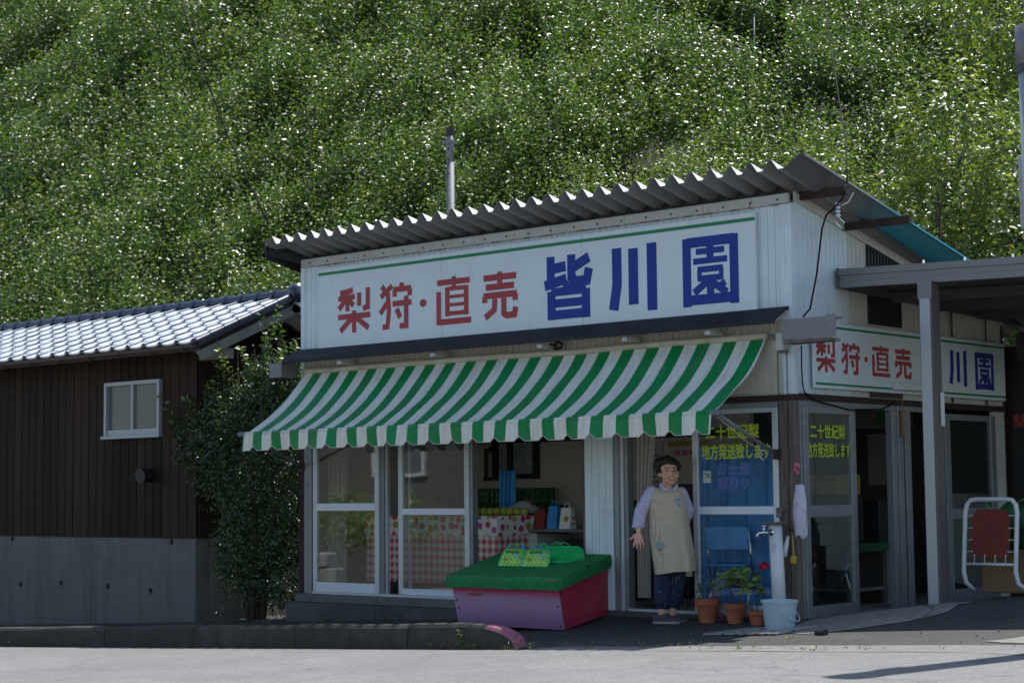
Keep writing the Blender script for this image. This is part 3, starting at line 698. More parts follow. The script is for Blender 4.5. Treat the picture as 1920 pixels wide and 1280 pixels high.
# ------------------------------------------------------------------ brown house on the left
HX1 = -8.30; HX0 = -14.6; HBK = 2.1
house = empty('timber_house', (-11.4, 1.0, -0.5), 'dark brown timber clad house with glazed tile roof on a concrete base', 'house')
for a, b in ((-14.6, -12.75), (-12.75, -11.52), (-11.52, -10.36), (-10.36, HX1)):
    mb = MB(); mb.bbox(a+0.003, b-0.003, -0.02, 0.2, -1.2, 0.60, 0.006)
    cp = mb.build('concrete_panel', M['concrete'], house)
for hxx, hzz in ((-11.9, -0.02), (-11.0, 0.02), (-10.0, 0.0), (-9.15, -0.03), (-8.75, 0.56), (-12.1, 0.57)):
    mb = MB(); mb.cyl((hxx, -0.015, hzz), (hxx, -0.0235, hzz), 0.036, n=10); mb.build('tie_hole', M['hole'], house)
bx('concrete_panel', M['concrete'], house, HX1-0.2, HX1+0.02, 0.2, HBK, -1.2, 0.598)
bx('inner_wall', M['dark_wood'], house, HX0, HX1-0.02, 0.03, HBK-0.02, 0.58, 2.95)
# planks: lap boards
pw = 0.165
mb = MB(); mb.bbox(0.006, pw-0.006, -0.014, 0.012, 0, 2.36, 0.004); plank_me = mb.mesh('plank', M['plank'])
WX0, WX1, WZ0, WZ1 = -10.07, -8.96, 1.86, 2.53
i = 0; xx = HX1 - pw
mb = MB(); mb.bbox(0.006, pw-0.006, -0.014, 0.012, 0, WZ0-0.62, 0.004); plank_lo = mb.mesh('plank', M['plank'])
mb = MB(); mb.bbox(0.006, pw-0.006, -0.014, 0.012, 0, 2.98-WZ1, 0.004); plank_hi = mb.mesh('plank', M['plank'])
while xx > HX0:
    yo = random.uniform(-0.002, 0.002)
    if xx + pw > WX0 + 0.02 and xx < WX1 - 0.02:
        link(plank_lo, 'plank', house, (xx, yo, 0.62)); link(plank_hi, 'plank', house, (xx, yo, WZ1))
    else: link(plank_me, 'plank', house, (xx, yo, 0.62))
    xx -= pw
EAVE_Y, EAVE_Z = -0.46, 2.86; RIDGE_Y, RIDGE_Z = 1.05, 3.52
sl = Vector((0, RIDGE_Y-EAVE_Y, RIDGE_Z-EAVE_Z)); slen_ = sl.length; sdir = sl.normalized(); pitch = math.atan2(sl.z, sl.y)
# gable side planks
yy = 0.02
while yy < HBK - 0.05:
    zt = (EAVE_Z - 0.12) + (min(yy+pw/2, 2*RIDGE_Y-(yy+pw/2)) - EAVE_Y)*math.tan(pitch)
    mb = MB(); mb.bbox(HX1-0.012, HX1+0.012, yy+0.004, yy+pw-0.004, 0.61, zt, 0.004); mb.build('plank', M['plank'], house); yy += pw
# window
win = empty('window', (-9.5, -0.04, WZ0)); win.parent = house; win.location = Vector((-9.5, -0.04, WZ0)) - WORG[house]
mb = MB(); t = 0.045
mb.box(WX0, WX1, -0.06, 0.02, WZ1-t, WZ1); mb.box(WX0, WX0+t, -0.06, 0.02, WZ0, WZ1-t); mb.box(WX1-t, WX1, -0.06, 0.02, WZ0, WZ1-t); mb.build('frame', M['alu_win'], win)
bx('sill', M['alu_win'], win, WX0-0.03, WX1+0.03, -0.085, 0.02, WZ0-0.035, WZ0)
bx('lower_rail', M['alu_win'], win, WX0+t, WX1-t, -0.045, 0.0, WZ0, WZ0+0.075)
bx('mullion', M['alu_win'], win, -9.53, -9.49, -0.05, 0.0, WZ0+0.075, WZ1-t)
bx('pane', M['frosted'], win, WX0+t, -9.53, -0.012, -0.004, WZ0+0.075, WZ1-t)
bx('pane', M['frosted'], win, -9.49, WX1-t, -0.020, -0.012, WZ0+0.075, WZ1-t)
mb = MB(); mb.cyl((-9.15, 0.0, 1.365), (-9.15, -0.16, 1.36), 0.085, n=18); mb.cyl((-9.15, -0.16, 1.36), (-9.15, -0.19, 1.355), 0.095, n=18); mb.build('vent_pipe', M['black'], house)
# roof deck + tiles
TW = 0.31; EXP = 0.226; RX1 = -7.70
mb = MB()
def rp(x, s, up): return (x, EAVE_Y + sdir.y*s - sdir.z*up, EAVE_Z + sdir.z*s + sdir.y*up)
mb.hexa([rp(HX0, 0.02, -0.09), rp(RX1-0.05, 0.02, -0.09), rp(RX1-0.05, slen_, -0.09), rp(HX0, slen_, -0.09), rp(HX0, 0.02, -0.03), rp(RX1-0.05, 0.02, -0.03), rp(RX1-0.05, slen_, -0.03), rp(HX0, slen_, -0.03)])
mb.build('roof_deck', M['dark_wood'], house)
mb = MB(); ym = lambda p: (p[0], 2*RIDGE_Y - p[1], p[2])
mb.hexa([ym(rp(HX0, 0.0, -0.09)), ym(rp(RX1, 0.0, -0.09)), ym(rp(RX1, slen_, -0.09)), ym(rp(HX0, slen_, -0.09)), ym(rp(HX0, 0.0, 0.0)), ym(rp(RX1, 0.0, 0.0)), ym(rp(RX1, slen_, 0.0)), ym(rp(HX0, slen_, 0.0))])
mb.build('back_roof', M['tile'], house)
# one S-tile: concave pan with a roll on its right edge
prof = []
for k in range(13):
    u = k/12
    if u < 0.72: z = 0.004 + 0.010*((u-0.36)/0.36)**2
    else:
        w_ = (u-0.72)/0.28; z = 0.014 + 0.020*math.sin(math.pi*min(1, w_*1.02))
    prof.append((u*TW*1.02, z))
mb = MB(); LEN = EXP + 0.04; rows = [(0.0, 0.022, 1.0), (0.02, 0.030, 1.0), (LEN, 0.004, 1.0)]
top = [[(u, s, z + h) for (u, z) in prof] for (s, h, _) in rows]
bot = [[(u, s, z + h - 0.020) for (u, z) in prof] for (s, h, _) in rows]
mb.grid(top); n = len(prof)
mb.mi = [1 if (q_ % (n-1)) == n-2 else 0 for q_ in range(len(mb.f))]; mb.m = 1  # right column dark: shaded flank of the roll painted in
mb.grid([list(r) for r in bot])
mb.m = 0
for a_, b_ in ((0, 0),):
    mb.add([p for p in top[0]] + [p for p in bot[0]], [(i, i+1, n+i+1, n+i) for i in range(n-1)])
mb.add([top[0][0], top[2][0], bot[2][0], bot[0][0]], [(0, 1, 2, 3)]); mb.add([top[0][-1], top[2][-1], bot[2][-1], bot[0][-1]], [(0, 1, 2, 3)])
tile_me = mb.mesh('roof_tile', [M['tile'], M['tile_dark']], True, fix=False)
try: tile_me.set_sharp_from_angle(angle=math.radians(50))
except Exception: pass
ncol = 22
for c in range(ncol):
    for r in range(7):
        s = r*EXP
        x0 = RX1 - 0.06 - (c+1)*TW
        p = rp(x0, s, 0.0)
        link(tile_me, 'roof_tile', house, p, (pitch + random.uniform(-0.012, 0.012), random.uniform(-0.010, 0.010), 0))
mb = MB()
for j in range(12):
    pass
capm = MB(); capm.cyl((0, 0.03, 0), (0, -0.012, 0), 0.036, n=12); cap_me = capm.mesh('eave_cap', M['tile_dark'], True)
for c in range(ncol):
    p = rp(RX1 - 0.06 - c*TW - 0.036, 0.0, 0.032); link(cap_me, 'eave_cap', house, p)
# ridge tiles
mb = MB(); rt = []
A_ = [(0.075*math.cos(t_), 0.085*math.sin(t_)) for t_ in [math.pi*k/10 for k in range(11)]]
for xk, sc_ in ((0, 1.0), (0.275, 1.0), (0.275, 1.22), (0.31, 1.25), (0.315, 1.0)):
    rt.append([(xk, a*sc_, b*sc_ - 0.02) for a, b in A_])
mb.grid(rt); ridge_me = mb.mesh('ridge_tile', M['tile_dark'], True, fix=False)
try: ridge_me.set_sharp_from_angle(angle=math.radians(50))
except Exception: pass
for c in range(22): link(ridge_me, 'ridge_tile', house, (RX1 - 0.05 - (c+1)*0.31, RIDGE_Y, RIDGE_Z + 0.035))
mb = MB(); mb.cyl((RX1-0.06, RIDGE_Y, RIDGE_Z+0.045), (RX1+0.06, RIDGE_Y, RIDGE_Z+0.045), 0.115, n=18); mb.cyl((RX1+0.06, RIDGE_Y, RIDGE_Z+0.045), (RX1+0.075, RIDGE_Y, RIDGE_Z+0.045), 0.095, 0.08, n=18); mb.build('ridge_end', M['tile_dark'], house, True)
# verge tiles, barge board, purlin end, gutter
vm = MB(); vm.cyl((0.0, 0.0, 0.0), (0.0, 0.28, 0.0), 0.044, 0.036, n=12); vm.box(0.01, 0.044, 0.0, 0.27, -0.05, 0.0); vt = vm.mesh('verge_tile', M['tile_dark'], True)
try: vt.set_sharp_from_angle(angle=math.radians(50))
except Exception: pass
for r in range(7): link(vt, 'verge_tile', house, rp(RX1-0.02, r*EXP-0.03, 0.035), (pitch, 0, 0))
mb = MB(); mb.hexa([rp(RX1-0.06, 0.0, -0.19), rp(RX1-0.02, 0.0, -0.19), rp(RX1-0.02, slen_, -0.19), rp(RX1-0.06, slen_, -0.19), rp(RX1-0.06, -0.05, -0.08), rp(RX1-0.02, -0.05, -0.08), rp(RX1-0.02, slen_, -0.08), rp(RX1-0.06, slen_, -0.08)])
mb.build('barge_board', M['barge'], house)
mb = MB(); mb.hexa([ym(rp(RX1-0.06, 0.0, -0.19)), ym(rp(RX1-0.02, 0.0, -0.19)), ym(rp(RX1-0.02, slen_, -0.19)), ym(rp(RX1-0.06, slen_, -0.19)), ym(rp(RX1-0.06, 0, -0.08)), ym(rp(RX1-0.02, 0, -0.08)), ym(rp(RX1-0.02, slen_, -0.08)), ym(rp(RX1-0.06, slen_, -0.08))])
mb.build('barge_board', M['barge'], house)
bx('purlin', M['barge'], house, HX1-0.3, RX1-0.08, 0.02, 0.12, 2.72, 2.84)
mb = MB(); GP = []
for k in range(9):
    t_ = math.pi + math.pi*k/8; GP.append((0.055*math.cos(t_), 0.05*math.sin(t_)))
mb.grid([[(x_, EAVE_Y-0.035+a, 2.845+b) for a, b in GP] for x_ in (HX0, RX1-0.02)])
mb.grid([[(x_, EAVE_Y-0.035+a*0.9, 2.848+b*0.9) for a, b in GP] for x_ in (HX0, RX1-0.02)])
gut = mb.build('gutter', M['gutter'], house, True, fix=False)
for gx in ar(-14, -7.9, 0.6):
    mb = MB(); mb.tube([(gx, EAVE_Y-0.10, 2.85), (gx, EAVE_Y-0.095, 2.80), (gx, EAVE_Y-0.035, 2.782), (gx, EAVE_Y+0.03, 2.81)], 0.006, 5); mb.build('gutter_bracket', M['steel_dark'], house)

# evergreen bush between house and shop
def bush():
    bz_ = gz(-7.4, 0.1) - 0.02
    root = empty('evergreen_bush', (-7.35, 0.1, bz_), 'tall dark glossy evergreen bush between the brown house and the shop', 'bush')
    mb = MB(); shoots = []
    for (bxx, byy, tx, ty, tz, r) in ((-7.35, .1, -7.5, .1, 1.7, .05), (-7.3, .15, -7.0, .15, 1.9, .045), (-7.45, .1, -8.1, .0, 1.4, .04), (-7.35, .05, -7.2, -.1, 1.5, .035), (-7.4, .2, -7.8, .25, 1.8, .04)):
        b0 = Vector((bxx, byy, bz_)); e = Vector((tx, ty, tz)); mid = b0.lerp(e, 0.5) + Vector((0.05, 0, 0.1))
        mb.tube([b0, mid, e], [r, r*.75, r*.4], 7); shoots.append((mid, e))
    mb.build('trunk', M['bark'], root, True)
    B = []; D = []; S = []
    for c, rad, kk in (((-7.45, .1, 1.45), (.75, .5, .75), 800), ((-7.05, .1, 1.0), (.5, .45, .8), 500), ((-7.9, .05, 1.55), (.55, .4, .5), 420), ((-7.1, .1, 1.95), (.4, .35, .4), 300), ((-7.3, .1, .5), (.6, .4, .6), 620), ((-7.0, .15, .1), (.5, .35, .4), 300), ((-7.6, .2, .15), (.35, .3, .45), 220), ((-8.3, .0, 1.75), (.35, .25, .3), 140), ((-6.75, .0, 1.2), (.25, .25, .9), 200), ((-7.1, .1, 2.3), (.42, .3, .35), 260), ((-7.75, .05, 1.95), (.4, .3, .3), 200)):
        v = RNG.normal(0, 1, (kk, 3)); v /= np.linalg.norm(v, axis=1, keepdims=True)
        B.append(v*(RNG.uniform(.2, 1, (kk, 1))**.5)*np.array(rad) + np.array(c)); d = v*.6 + RNG.normal(0, .25, (kk, 3)); d[:, 2] += .8; D.append(d); S.append(RNG.uniform(.12, .3, kk))
    # long upright shoots
    up = [(-7.15, .1, 2.15, 0.95, .06), (-7.0, .05, 2.1, .9, .14), (-7.22, .12, 2.05, .75, -.02), (-6.85, .1, 2.0, .72, .15), (-7.7, .1, 1.9, .75, -.12), (-7.95, .05, 1.85, .7, -.22), (-7.55, .1, 2.0, .62, -.05), (-8.1, 0, 1.9, .5, -.18), (-6.7, .1, 1.9, .6, .1), (-7.35, .1, 2.1, .5, .0), (-8.55, .0, 1.85, .4, -.3), (-7.05, .15, 2.2, .6, .02), (-6.95, .1, 2.4, .75, .05), (-7.2, .1, 2.4, .7, .08), (-6.8, .12, 2.3, .5, .12), (-7.3, .05, 2.3, .55, -.05), (-7.85, .05, 2.0, .75, -.06), (-8.0, .1, 2.0, .45, -.1), (-6.75, .05, 2.2, .45, .2), (-7.5, .0, 2.05, .8, -.1), (-8.25, .0, 1.85, .6, -.25), (-8.6, .0, 1.75, .5, -.35), (-7.1, -.05, 2.3, .9, .1), (-6.9, .0, 2.0, .8, .02)]
    P, A, Nn, Ls, Ws, T = shoots_to_leaves(np.concatenate(B), np.concatenate(D)/np.linalg.norm(np.concatenate(D), axis=1, keepdims=True), np.concatenate(S), 9, .05, RNG, .05, .25, .55, .5)
    ub = np.array([[a, b, c] for a, b, c, _, _ in up]); ud = np.array([[e, 0.0, 1.0] for *_, e in up]); ud /= np.linalg.norm(ud, axis=1, keepdims=True)
    P2, A2, N2, L2, W2, T2 = shoots_to_leaves(ub, ud, np.array([s for _, _, _, s, _ in up]), 38, .092, RNG, 1.0, .1, .6, .4)
    org = np.array([-7.35, .1, bz_])
    me = leaf_mesh('crown', np.concatenate([P, P2])-org, np.concatenate([A, A2]), np.concatenate([Nn, N2]), np.concatenate([Ls, L2]), np.concatenate([Ws, W2]), np.concatenate([T, T2]), M['leaf_bush'])
    o = bpy.data.objects.new('crown', me); COL.objects.link(o); o.parent = root
    mb = MB()
    for (a, b, c, s_, e) in up: mb.tube([(a, b, c-.3), (a+e*s_*.9, b, c+s_*.95)], [.010, .004], 5)
    mb.build('shoots', M['bark'], root)
bush()
mossb = MB(); pts = []
for r in range(5):
    for k in range(12):
        t_ = 2*math.pi*k/12; R_ = r/4; X_ = -7.75+0.55*R_*math.cos(t_); Y_ = -0.2+0.35*R_*math.sin(t_); pts.append((X_, Y_, gz(X_, Y_) + 0.07*(1-R_**2)*(.7+.5*abs(mnoise.noise((X_*4, Y_*4, 0)))) - 0.01))
mossb.add(pts, [(r*12+k, (r+1)*12+k, (r+1)*12+(k+1) % 12, r*12+(k+1) % 12) for r in range(4) for k in range(12)])
mo = mossb.build('moss', M['moss'], None, True, fix=False); tag(mo, 'low mossy mound of soil at the foot of the bush', 'moss', None, 'stuff')

# ------------------------------------------------------------------ the shop
SX0 = -6.45
shop = empty('fruit_shop', (-3.2, 2.0, -0.05), 'white ribbed metal farm shop with corrugated roof and open sliding doors', 'shop')
def zroof(y): return 3.975 - 0.215*(y + 0.45)
ZV = 0.09
def ribbed(name, axis, a0, a1, z0, ztop, pos, out, m, pitch_=0.075, parent=shop):
    # vertical ribbed sheet in the plane axis-z at 'pos', face pointing to 'out' (sign)
    mb = MB(); xs = []
    k = max(1, int(round((a1-a0)/pitch_))); w = (a1-a0)/k
    for i in range(k):
        s = a0+i*w; xs += [(s+0.0005, 0.0), (s+w*0.86, 0.0), (s+w*0.90, 0.008), (s+w*0.97, 0.008)]
    xs.append((a1-0.0005, 0.0))
    row = lambda zf: [((a, pos - out*d, zf(a)) if axis == 'x' else (pos - out*d, a, zf(a))) for a, d in xs]
    zt = ztop if callable(ztop) else (lambda a: ztop)
    zb = z0 if callable(z0) else (lambda a: z0)
    mb.grid([row(zb), row(zt)])
    # back face so that the sheet has thickness
    mb.grid([[((p[0], p[1]+out*-0.02, p[2]) if axis == 'x' else (p[0]-out*0.02, p[1], p[2])) for p in row(f)] for f in (zt, zb)])
    return mb.build(name, m, parent, fix=False)
nsh = 7; sw = (0.0-SX0)/nsh
for i in range(nsh):
    ribbed('siding_sheet', 'x', SX0+i*sw, SX0+(i+1)*sw, 2.62, 3.665, 0.0, -1, M['siding'])
    ribbed('siding_sheet', 'x', SX0+i*sw, SX0+(i+1)*sw, 1.95, 2.62, 0.006, -1, M['siding_cream'])
# grey trim band under the roof with its rusty lower lip
for i in range(nsh):
    mb = MB(); mb.bbox(SX0+i*sw+0.002, SX0+(i+1)*sw-0.002, -0.026, 0.02, 3.665, 3.752, 0.004); mb.build('eaves_trim', M['trim'], shop)
bx('drip_edge', M['rust_strip'], shop, SX0, 0.0, -0.020, 0.0, 3.655, 3.6645)
bx('eaves_closure', M['steel_dark'], shop, SX0, 0.0, 0.06, 0.07, 3.70, 3.86)
for i in range(22):
    xx = SX0+0.15+i*0.295; mb = MB(); mb.cyl((xx, -0.026, 3.70), (xx, -0.034, 3.70), 0.010, n=6); mb.build('screw', M['steel_dark'], shop)
bx('corner_trim', M['siding'], shop, -0.10, 0.012, -0.014, 0.06, 1.95, 3.665, 0.004)
bx('corner_trim', M['siding'], shop, SX0-0.012, SX0+0.05, -0.014, 0.06, 1.95, 3.665, 0.004)
# side wall sheets (facing +x) with sloping top
yy = 0.06
SIDE_END = 4.12
while yy < SIDE_END - 0.05:
    y1 = min(yy+0.93, SIDE_END)
    ribbed('siding_sheet', 'y', yy, y1, 1.96, lambda a: zroof(a) - ZV - 0.01, 0.0, 1, M['siding_side'] if yy > 0.9 else M['siding'])
    yy = y1
mb = MB(); mb.hexa([(0.002, 0.06, zroof(0.06)-ZV-0.085), (0.025, 0.06, zroof(0.06)-ZV-0.085), (0.025, SIDE_END, zroof(SIDE_END)-ZV-0.085), (0.002, SIDE_END, zroof(SIDE_END)-ZV-0.085), (0.002, 0.06, zroof(0.06)-ZV-0.005), (0.025, 0.06, zroof(0.06)-ZV-0.005), (0.025, SIDE_END, zroof(SIDE_END)-ZV-0.005), (0.002, SIDE_END, zroof(SIDE_END)-ZV-0.005)])
mb.build('rake_trim', M['siding_side'], shop)
# louvre in the side gable and dark boarded window
mb = MB(); mb.add([(0.012, 1.32, 3.06), (0.012, 2.15, 3.06), (0.012, 2.15, 3.24), (0.012, 1.32, 3.42)], [(0, 1, 2, 3)]); mb.build('louvre_back', M['hole'], shop)
for i in range(14):
    y0 = 1.33+i*0.058; mb = MB(); mb.box(0.014, 0.024, y0, y0+0.03, 3.06, 3.40-(y0+.03-1.32)*0.215); mb.build('louvre_slat', M['steel_dark'], shop)
bx('boarded_window', M['hole'], shop, 0.004, 0.02, 1.33, 1.95, 2.66, 2.98)
bx('boarded_window', M['dark_wood'], shop, 0.002, 0.022, 1.33, 1.93, 1.97, 2.045)
# outer left, rear walls and interior shell
bx('left_wall', M['siding_side'], shop, SX0-0.01, SX0+0.04, 0.06, 4.1, -0.35, 3.0)
bx('rear_wall', M['plaster'], shop, SX0+0.04, -2.2, 2.6, 2.68, -0.05, 2.45)
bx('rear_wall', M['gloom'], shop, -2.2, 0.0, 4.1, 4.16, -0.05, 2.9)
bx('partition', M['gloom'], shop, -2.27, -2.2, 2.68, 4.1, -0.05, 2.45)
bx('inner_ceiling', M['plaster'], shop, SX0+0.04, -0.03, 0.06, 4.1, 2.42, 2.46)
bx('inner_floor', M['int_floor'], shop, SX0+0.04, -0.02, 0.0, 4.1, -0.12, -0.022)
bx('beam', M['dark_wood'], shop, SX0+0.04, -2.4, 2.54, 2.6, 1.70, 1.78)
# rear window of the room
for nm, a in (('rear_window_frame', (-5.86, -5.80, 2.53, 2.6, 1.27, 1.95)), ('rear_window_frame', (-5.22, -5.16, 2.53, 2.6, 1.27, 1.95)), ('rear_window_frame', (-5.80, -5.22, 2.53, 2.6, 1.27, 1.33)), ('rear_window_frame', (-5.80, -5.22, 2.53, 2.6, 1.89, 1.95)), ('rear_window_frame', (-5.63, -5.55, 2.54, 2.6, 1.33, 1.89))):
    bx(nm, M['black'], shop, *a)
paneL = mat('garden light pane', (0.30, 0.36, 0.34), 0.3, 0.35, 7, stain=(0.05, 0.10, 0.03), stain_amt=0.8, sscale=9)
bx('rear_pane', paneL, shop, -5.80, -5.63, 2.57, 2.59, 1.33, 1.89); bx('rear_pane', paneL, shop, -5.55, -5.22, 2.57, 2.59, 1.33, 1.89)
# roof: folded plate sheets
mb = MB(); PT = 0.2115
rprof = [(u*PT/0.25, z) for u, z in ((0.0, -ZV), (0.03, -ZV), (0.108, 0.0), (0.142, 0.0), (0.22, -ZV), (0.25, -ZV))]
Y0, Y1 = -0.45, 4.75
def roofsec(y, dz): return [(u, y, zroof(y) + z + dz) for u, z in rprof]
def roof_mesh(m):
    mb = MB(); ys = (Y0, 1.0, 2.6, Y1); mb.m = 1
    T_ = [roofsec(y, 0.004) for y in ys]; B_ = [roofsec(y, 0.0) for y in ys]
    mb.grid(T_); mb.m = 0; mb.grid(B_); k = len(rprof)
    mb.add(T_[0]+B_[0], [(i, i+1, k+i+1, k+i) for i in range(k-1)])
    return mb.mesh('roof_sheet', m, False, (0, 0, 0), False)
M['roof_top'] = mat('sunlit roof top', (0.62, 0.63, 0.64), 0.45, 0.08, 4, metal=0.2)  # same sheet metal, sun on its upper side put into a lighter colour
rm = roof_mesh([M['roof_metal'], M['roof_top']])
for i in range(32): link(rm, 'roof_sheet', shop, (-6.57+i*PT, 0, 0))
# last sheet with turned-down rake
mb = MB(); rp2 = [(0.0, -ZV), (0.03, -ZV), (0.20, 0.02), (0.245, 0.02), (0.25, 0.0)]
ys = (Y0, 1.0, 2.6, Y1); T_ = [[(u, y, zroof(y)+z+0.004) for u, z in rp2] for y in ys]; B_ = [[(u, y, zroof(y)+z) for u, z in rp2] for y in ys]
mb.grid(T_); mb.grid(B_); k = len(rp2); mb.add(T_[0]+B_[0], [(i, i+1, k+i+1, k+i) for i in range(k-1)])
es = link(mb.mesh('roof_sheet', M['roof_edge'], False, (0, 0, 0), False), 'roof_sheet', shop, (-6.57+32*PT, 0, 0)); es['label'] = 'rake edge sheet turning teal towards the back'
mb = MB(); mb.hexa([(-6.585, Y0+0.02, zroof(Y0)-0.24), (-6.57, Y0+0.02, zroof(Y0)-0.24), (-6.57, Y1, zroof(Y1)-0.20), (-6.585, Y1, zroof(Y1)-0.20), (-6.585, Y0, zroof(Y0)-0.03), (-6.57, Y0, zroof(Y0)-0.03), (-6.57, Y1, zroof(Y1)-0.03), (-6.585, Y1, zroof(Y1)-0.03)])
mb.build('rake_flashing', M['steel_dark'], shop)
mb = MB(); mb.add([(-6.58, Y0+0.02, zroof(Y0)-0.20), (-6.45, 0.0, 3.70), (-6.45, 0.02, 3.70), (-6.58, Y0+0.03, zroof(Y0)-0.04), (-6.45, 0.0, 3.85)], [(0, 1, 4, 3), (0, 1, 2)]); mb.build('rake_return', M['steel_dark'], shop)
# purlins sticking out at the side
for y, z, x1 in ((0.13, 3.70, 0.50), (0.90, 3.505, 0.70)):
    mb = MB(); mb.box(-0.05, x1, y, y+0.05, z, z+0.012); mb.box(-0.05, x1, y, y+0.012, z+0.012, z+0.06); mb.box(-0.05, x1, y, y+0.05, z+0.06, z+0.072)
    mb.build('purlin', M['rust'], shop)
# dark pent flashing below the sign
mb = MB(); FX0, FX1 = -6.50, -0.02
sec = [(-0.016, 2.735), (-0.07, 2.725), (-0.27, 2.60), (-0.27, 2.565), (-0.25, 2.565), (-0.25, 2.59), (-0.06, 2.70), (-0.016, 2.70)]
for a, b in ((FX0, -4.2), (-4.2, -2.1), (-2.1, FX1)):
    mb = MB(); A_ = [(a+0.001, y, z) for y, z in sec]; B_ = [(b-0.001, y, z) for y, z in sec]; k = len(sec)
    mb.add(A_+B_, [tuple(range(k)), tuple(range(k, 2*k))] + [(i, (i+1) % k, (i+1) % k+k, i+k) for i in range(k)]); mb.build('pent_flashing', M['flash'], shop)
for xx in (-5.6, -4.2, -2.75, -1.7, -0.75):
    mb = MB(); mb.box(xx-0.03, xx+0.03, -0.24, -0.008, 2.515, 2.55); mb.box(xx-0.03, xx+0.03, -0.05, -0.008, 2.45, 2.515); mb.build('bracket', M['trim'], shop)
# return of the flashing round the corner
mb = MB(); mb.box(0.02, 0.52, -0.19, -0.17, 2.42, 2.60); mb.box(0.02, 0.52, -0.17, 0.0, 2.585, 2.60); mb.box(0.47, 0.56, -0.21, -0.191, 2.42, 2.61); mb.build('corner_cover', M['canopy'], shop)
mb = MB(); mb.box(0.02, 0.50, -0.185, -0.02, 2.385, 2.415); mb.build('corner_cover_lip', M['wood_old'], shop)
mb = MB(); mb.box(-6.72, -6.52, -0.25, -0.02, 2.42, 2.58); mb.build('corner_cover', M['canopy'], shop)
# header, posts, foundation
bx('header', M['rust'], shop, SX0, 0.03, -0.02, 0.06, 1.895, 1.95)
bx('header', M['rust'], shop, -0.03, 0.022, 0.06, SIDE_END, 1.90, 1.96)
bx('corner_post', M['wood_old'], shop, -0.155, -0.065, -0.02, 0.07, -0.08, 1.895, 0.006); bx('corner_post', M['wood_old'], shop, -0.055, 0.018, -0.026, 0.06, -0.08, 1.895, 0.006)
bx('jamb', M['rust'], shop, SX0-0.02, SX0+0.07, -0.03, 0.08, -0.3, 1.895); bx('jamb', M['alu_dark'], shop, SX0+0.07, -6.26, -0.04, 0.08, 0.02, 1.895, 0.004)
for a, b in ((-6.62, -5.2), (-5.2, -3.8), (-3.8, -2.4)):
    bx('foundation_block', M['concrete_dark'], shop, a+0.002, b-0.002, -0.10, 0.05, -0.6, -0.075, 0.008)
    bx('sill_block', M['concrete'], shop, a+0.002 if a > -6.6 else -6.5, b-0.002, -0.07, 0.06, -0.072, 0.02, 0.006)
bx('door_step', M['concrete_dark'], shop, -2.4, 0.02, -0.05, 0.05, -0.25, -0.02, 0.006)
bx('door_step', M['concrete_dark'], shop, -0.05, 0.03, 0.05, SIDE_END, -0.25, -0.035, 0.006)
for i in range(4): bx('pillar_board', M['siding'], shop, -2.37+i*0.0875+0.0015, -2.37+(i+1)*0.0875-0.0015, -0.035, 0.05, -0.02, 1.895, 0.005)
bx('pillar_edge', M['wood_old'], shop, -2.41, -2.372, -0.01, 0.10, -0.02, 1.895)
for a, b, y0, m in ((-2.005, -1.955, -0.03, 'alu_dark'), (-1.953, -1.915, -0.01, 'alu'), (-1.912, -1.875, 0.01, 'alu_dark')): bx('door_frame', M[m], shop, a, b, y0, y0+0.09, -0.02, 1.895)
bx('door_frame', M['alu_dark'], shop, -1.875, -0.155, -0.01, 0.06, 1.84, 1.893)
bx('door_frame', M['alu'], shop, -6.26, -3.85, -0.03, 0.07, 1.84, 1.894)
bx('track', M['alu'], shop, -6.26, -3.85, -0.035, 0.065, 0.021, 0.045); bx('track', M['alu'], shop, -1.87, -0.16, -0.02, 0.05, -0.0195, 0.005)
bx('post', M['alu_dark'], shop, -3.90, -3.86, -0.01, 0.07, 0.045, 1.84); bx('post', M['alu'], shop, -3.915, -3.902, -0.02, 0.05, 0.045, 1.84)

def sash(x0, x1, y, z0, z1, rz0, rz1, kick, lab, st=0.062, plane='x', m='alu', gl='glass', top=0.04):
    f = (lambda a0, a1, d0, d1, c0, c1: (a0, a1, y+d0, y+d1, c0, c1)) if plane == 'x' else (lambda a0, a1, d0, d1, c0, c1: (y-d1, y-d0, a0, a1, c0, c1))
    cen = ((x0+x1)/2, y, z0) if plane == 'x' else (y, (x0+x1)/2, z0)
    s = empty('sliding_door', cen); s.parent = shop; s.location = Vector(cen) - WORG[shop]; s['label'] = lab
    bx('stile', M[m], s, *f(x0, x0+st, -0.02, 0.02, z0, z1), 0.003); bx('stile', M[m], s, *f(x1-st, x1, -0.02, 0.02, z0, z1), 0.003)
    bx('top_rail', M[m], s, *f(x0+st, x1-st, -0.016, 0.016, z1-top, z1)); bx('middle_rail', M['alu_rail'] if m == 'alu' else M[m], s, *f(x0+st, x1-st, -0.019, 0.019, rz0, rz1)); bx('kick_rail', M['alu_rail'] if m == 'alu' else M[m], s, *f(x0+st, x1-st, -0.019, 0.019, z0, kick))
    bx('pane', M[gl], s, *f(x0+st, x1-st, -0.003, 0.003, kick, rz0)); bx('pane', M[gl], s, *f(x0+st, x1-st, -0.003, 0.003, rz1, z1-top))
    return s
sash(-6.245, -5.21, -0.012, 0.047, 1.84, 0.93, 1.01, 0.15, 'leftmost aluminium sliding sash beside the bush')
bx('post', M['alu_dark'], shop, -5.205, -5.16, 0.0, 0.06, 0.045, 1.84); bx('post', M['alu'], shop, -5.155, -5.13, 0.02, 0.06, 0.045, 1.84)
sash(-4.955, -3.935, 0.030, 0.047, 1.84, 0.885, 0.95, 0.11, 'aluminium sliding sash in front of the checked tablecloth')
bx('inner_stile', M['alu'], shop, -4.85, -4.815, 0.055, 0.075, 0.047, 1.84)
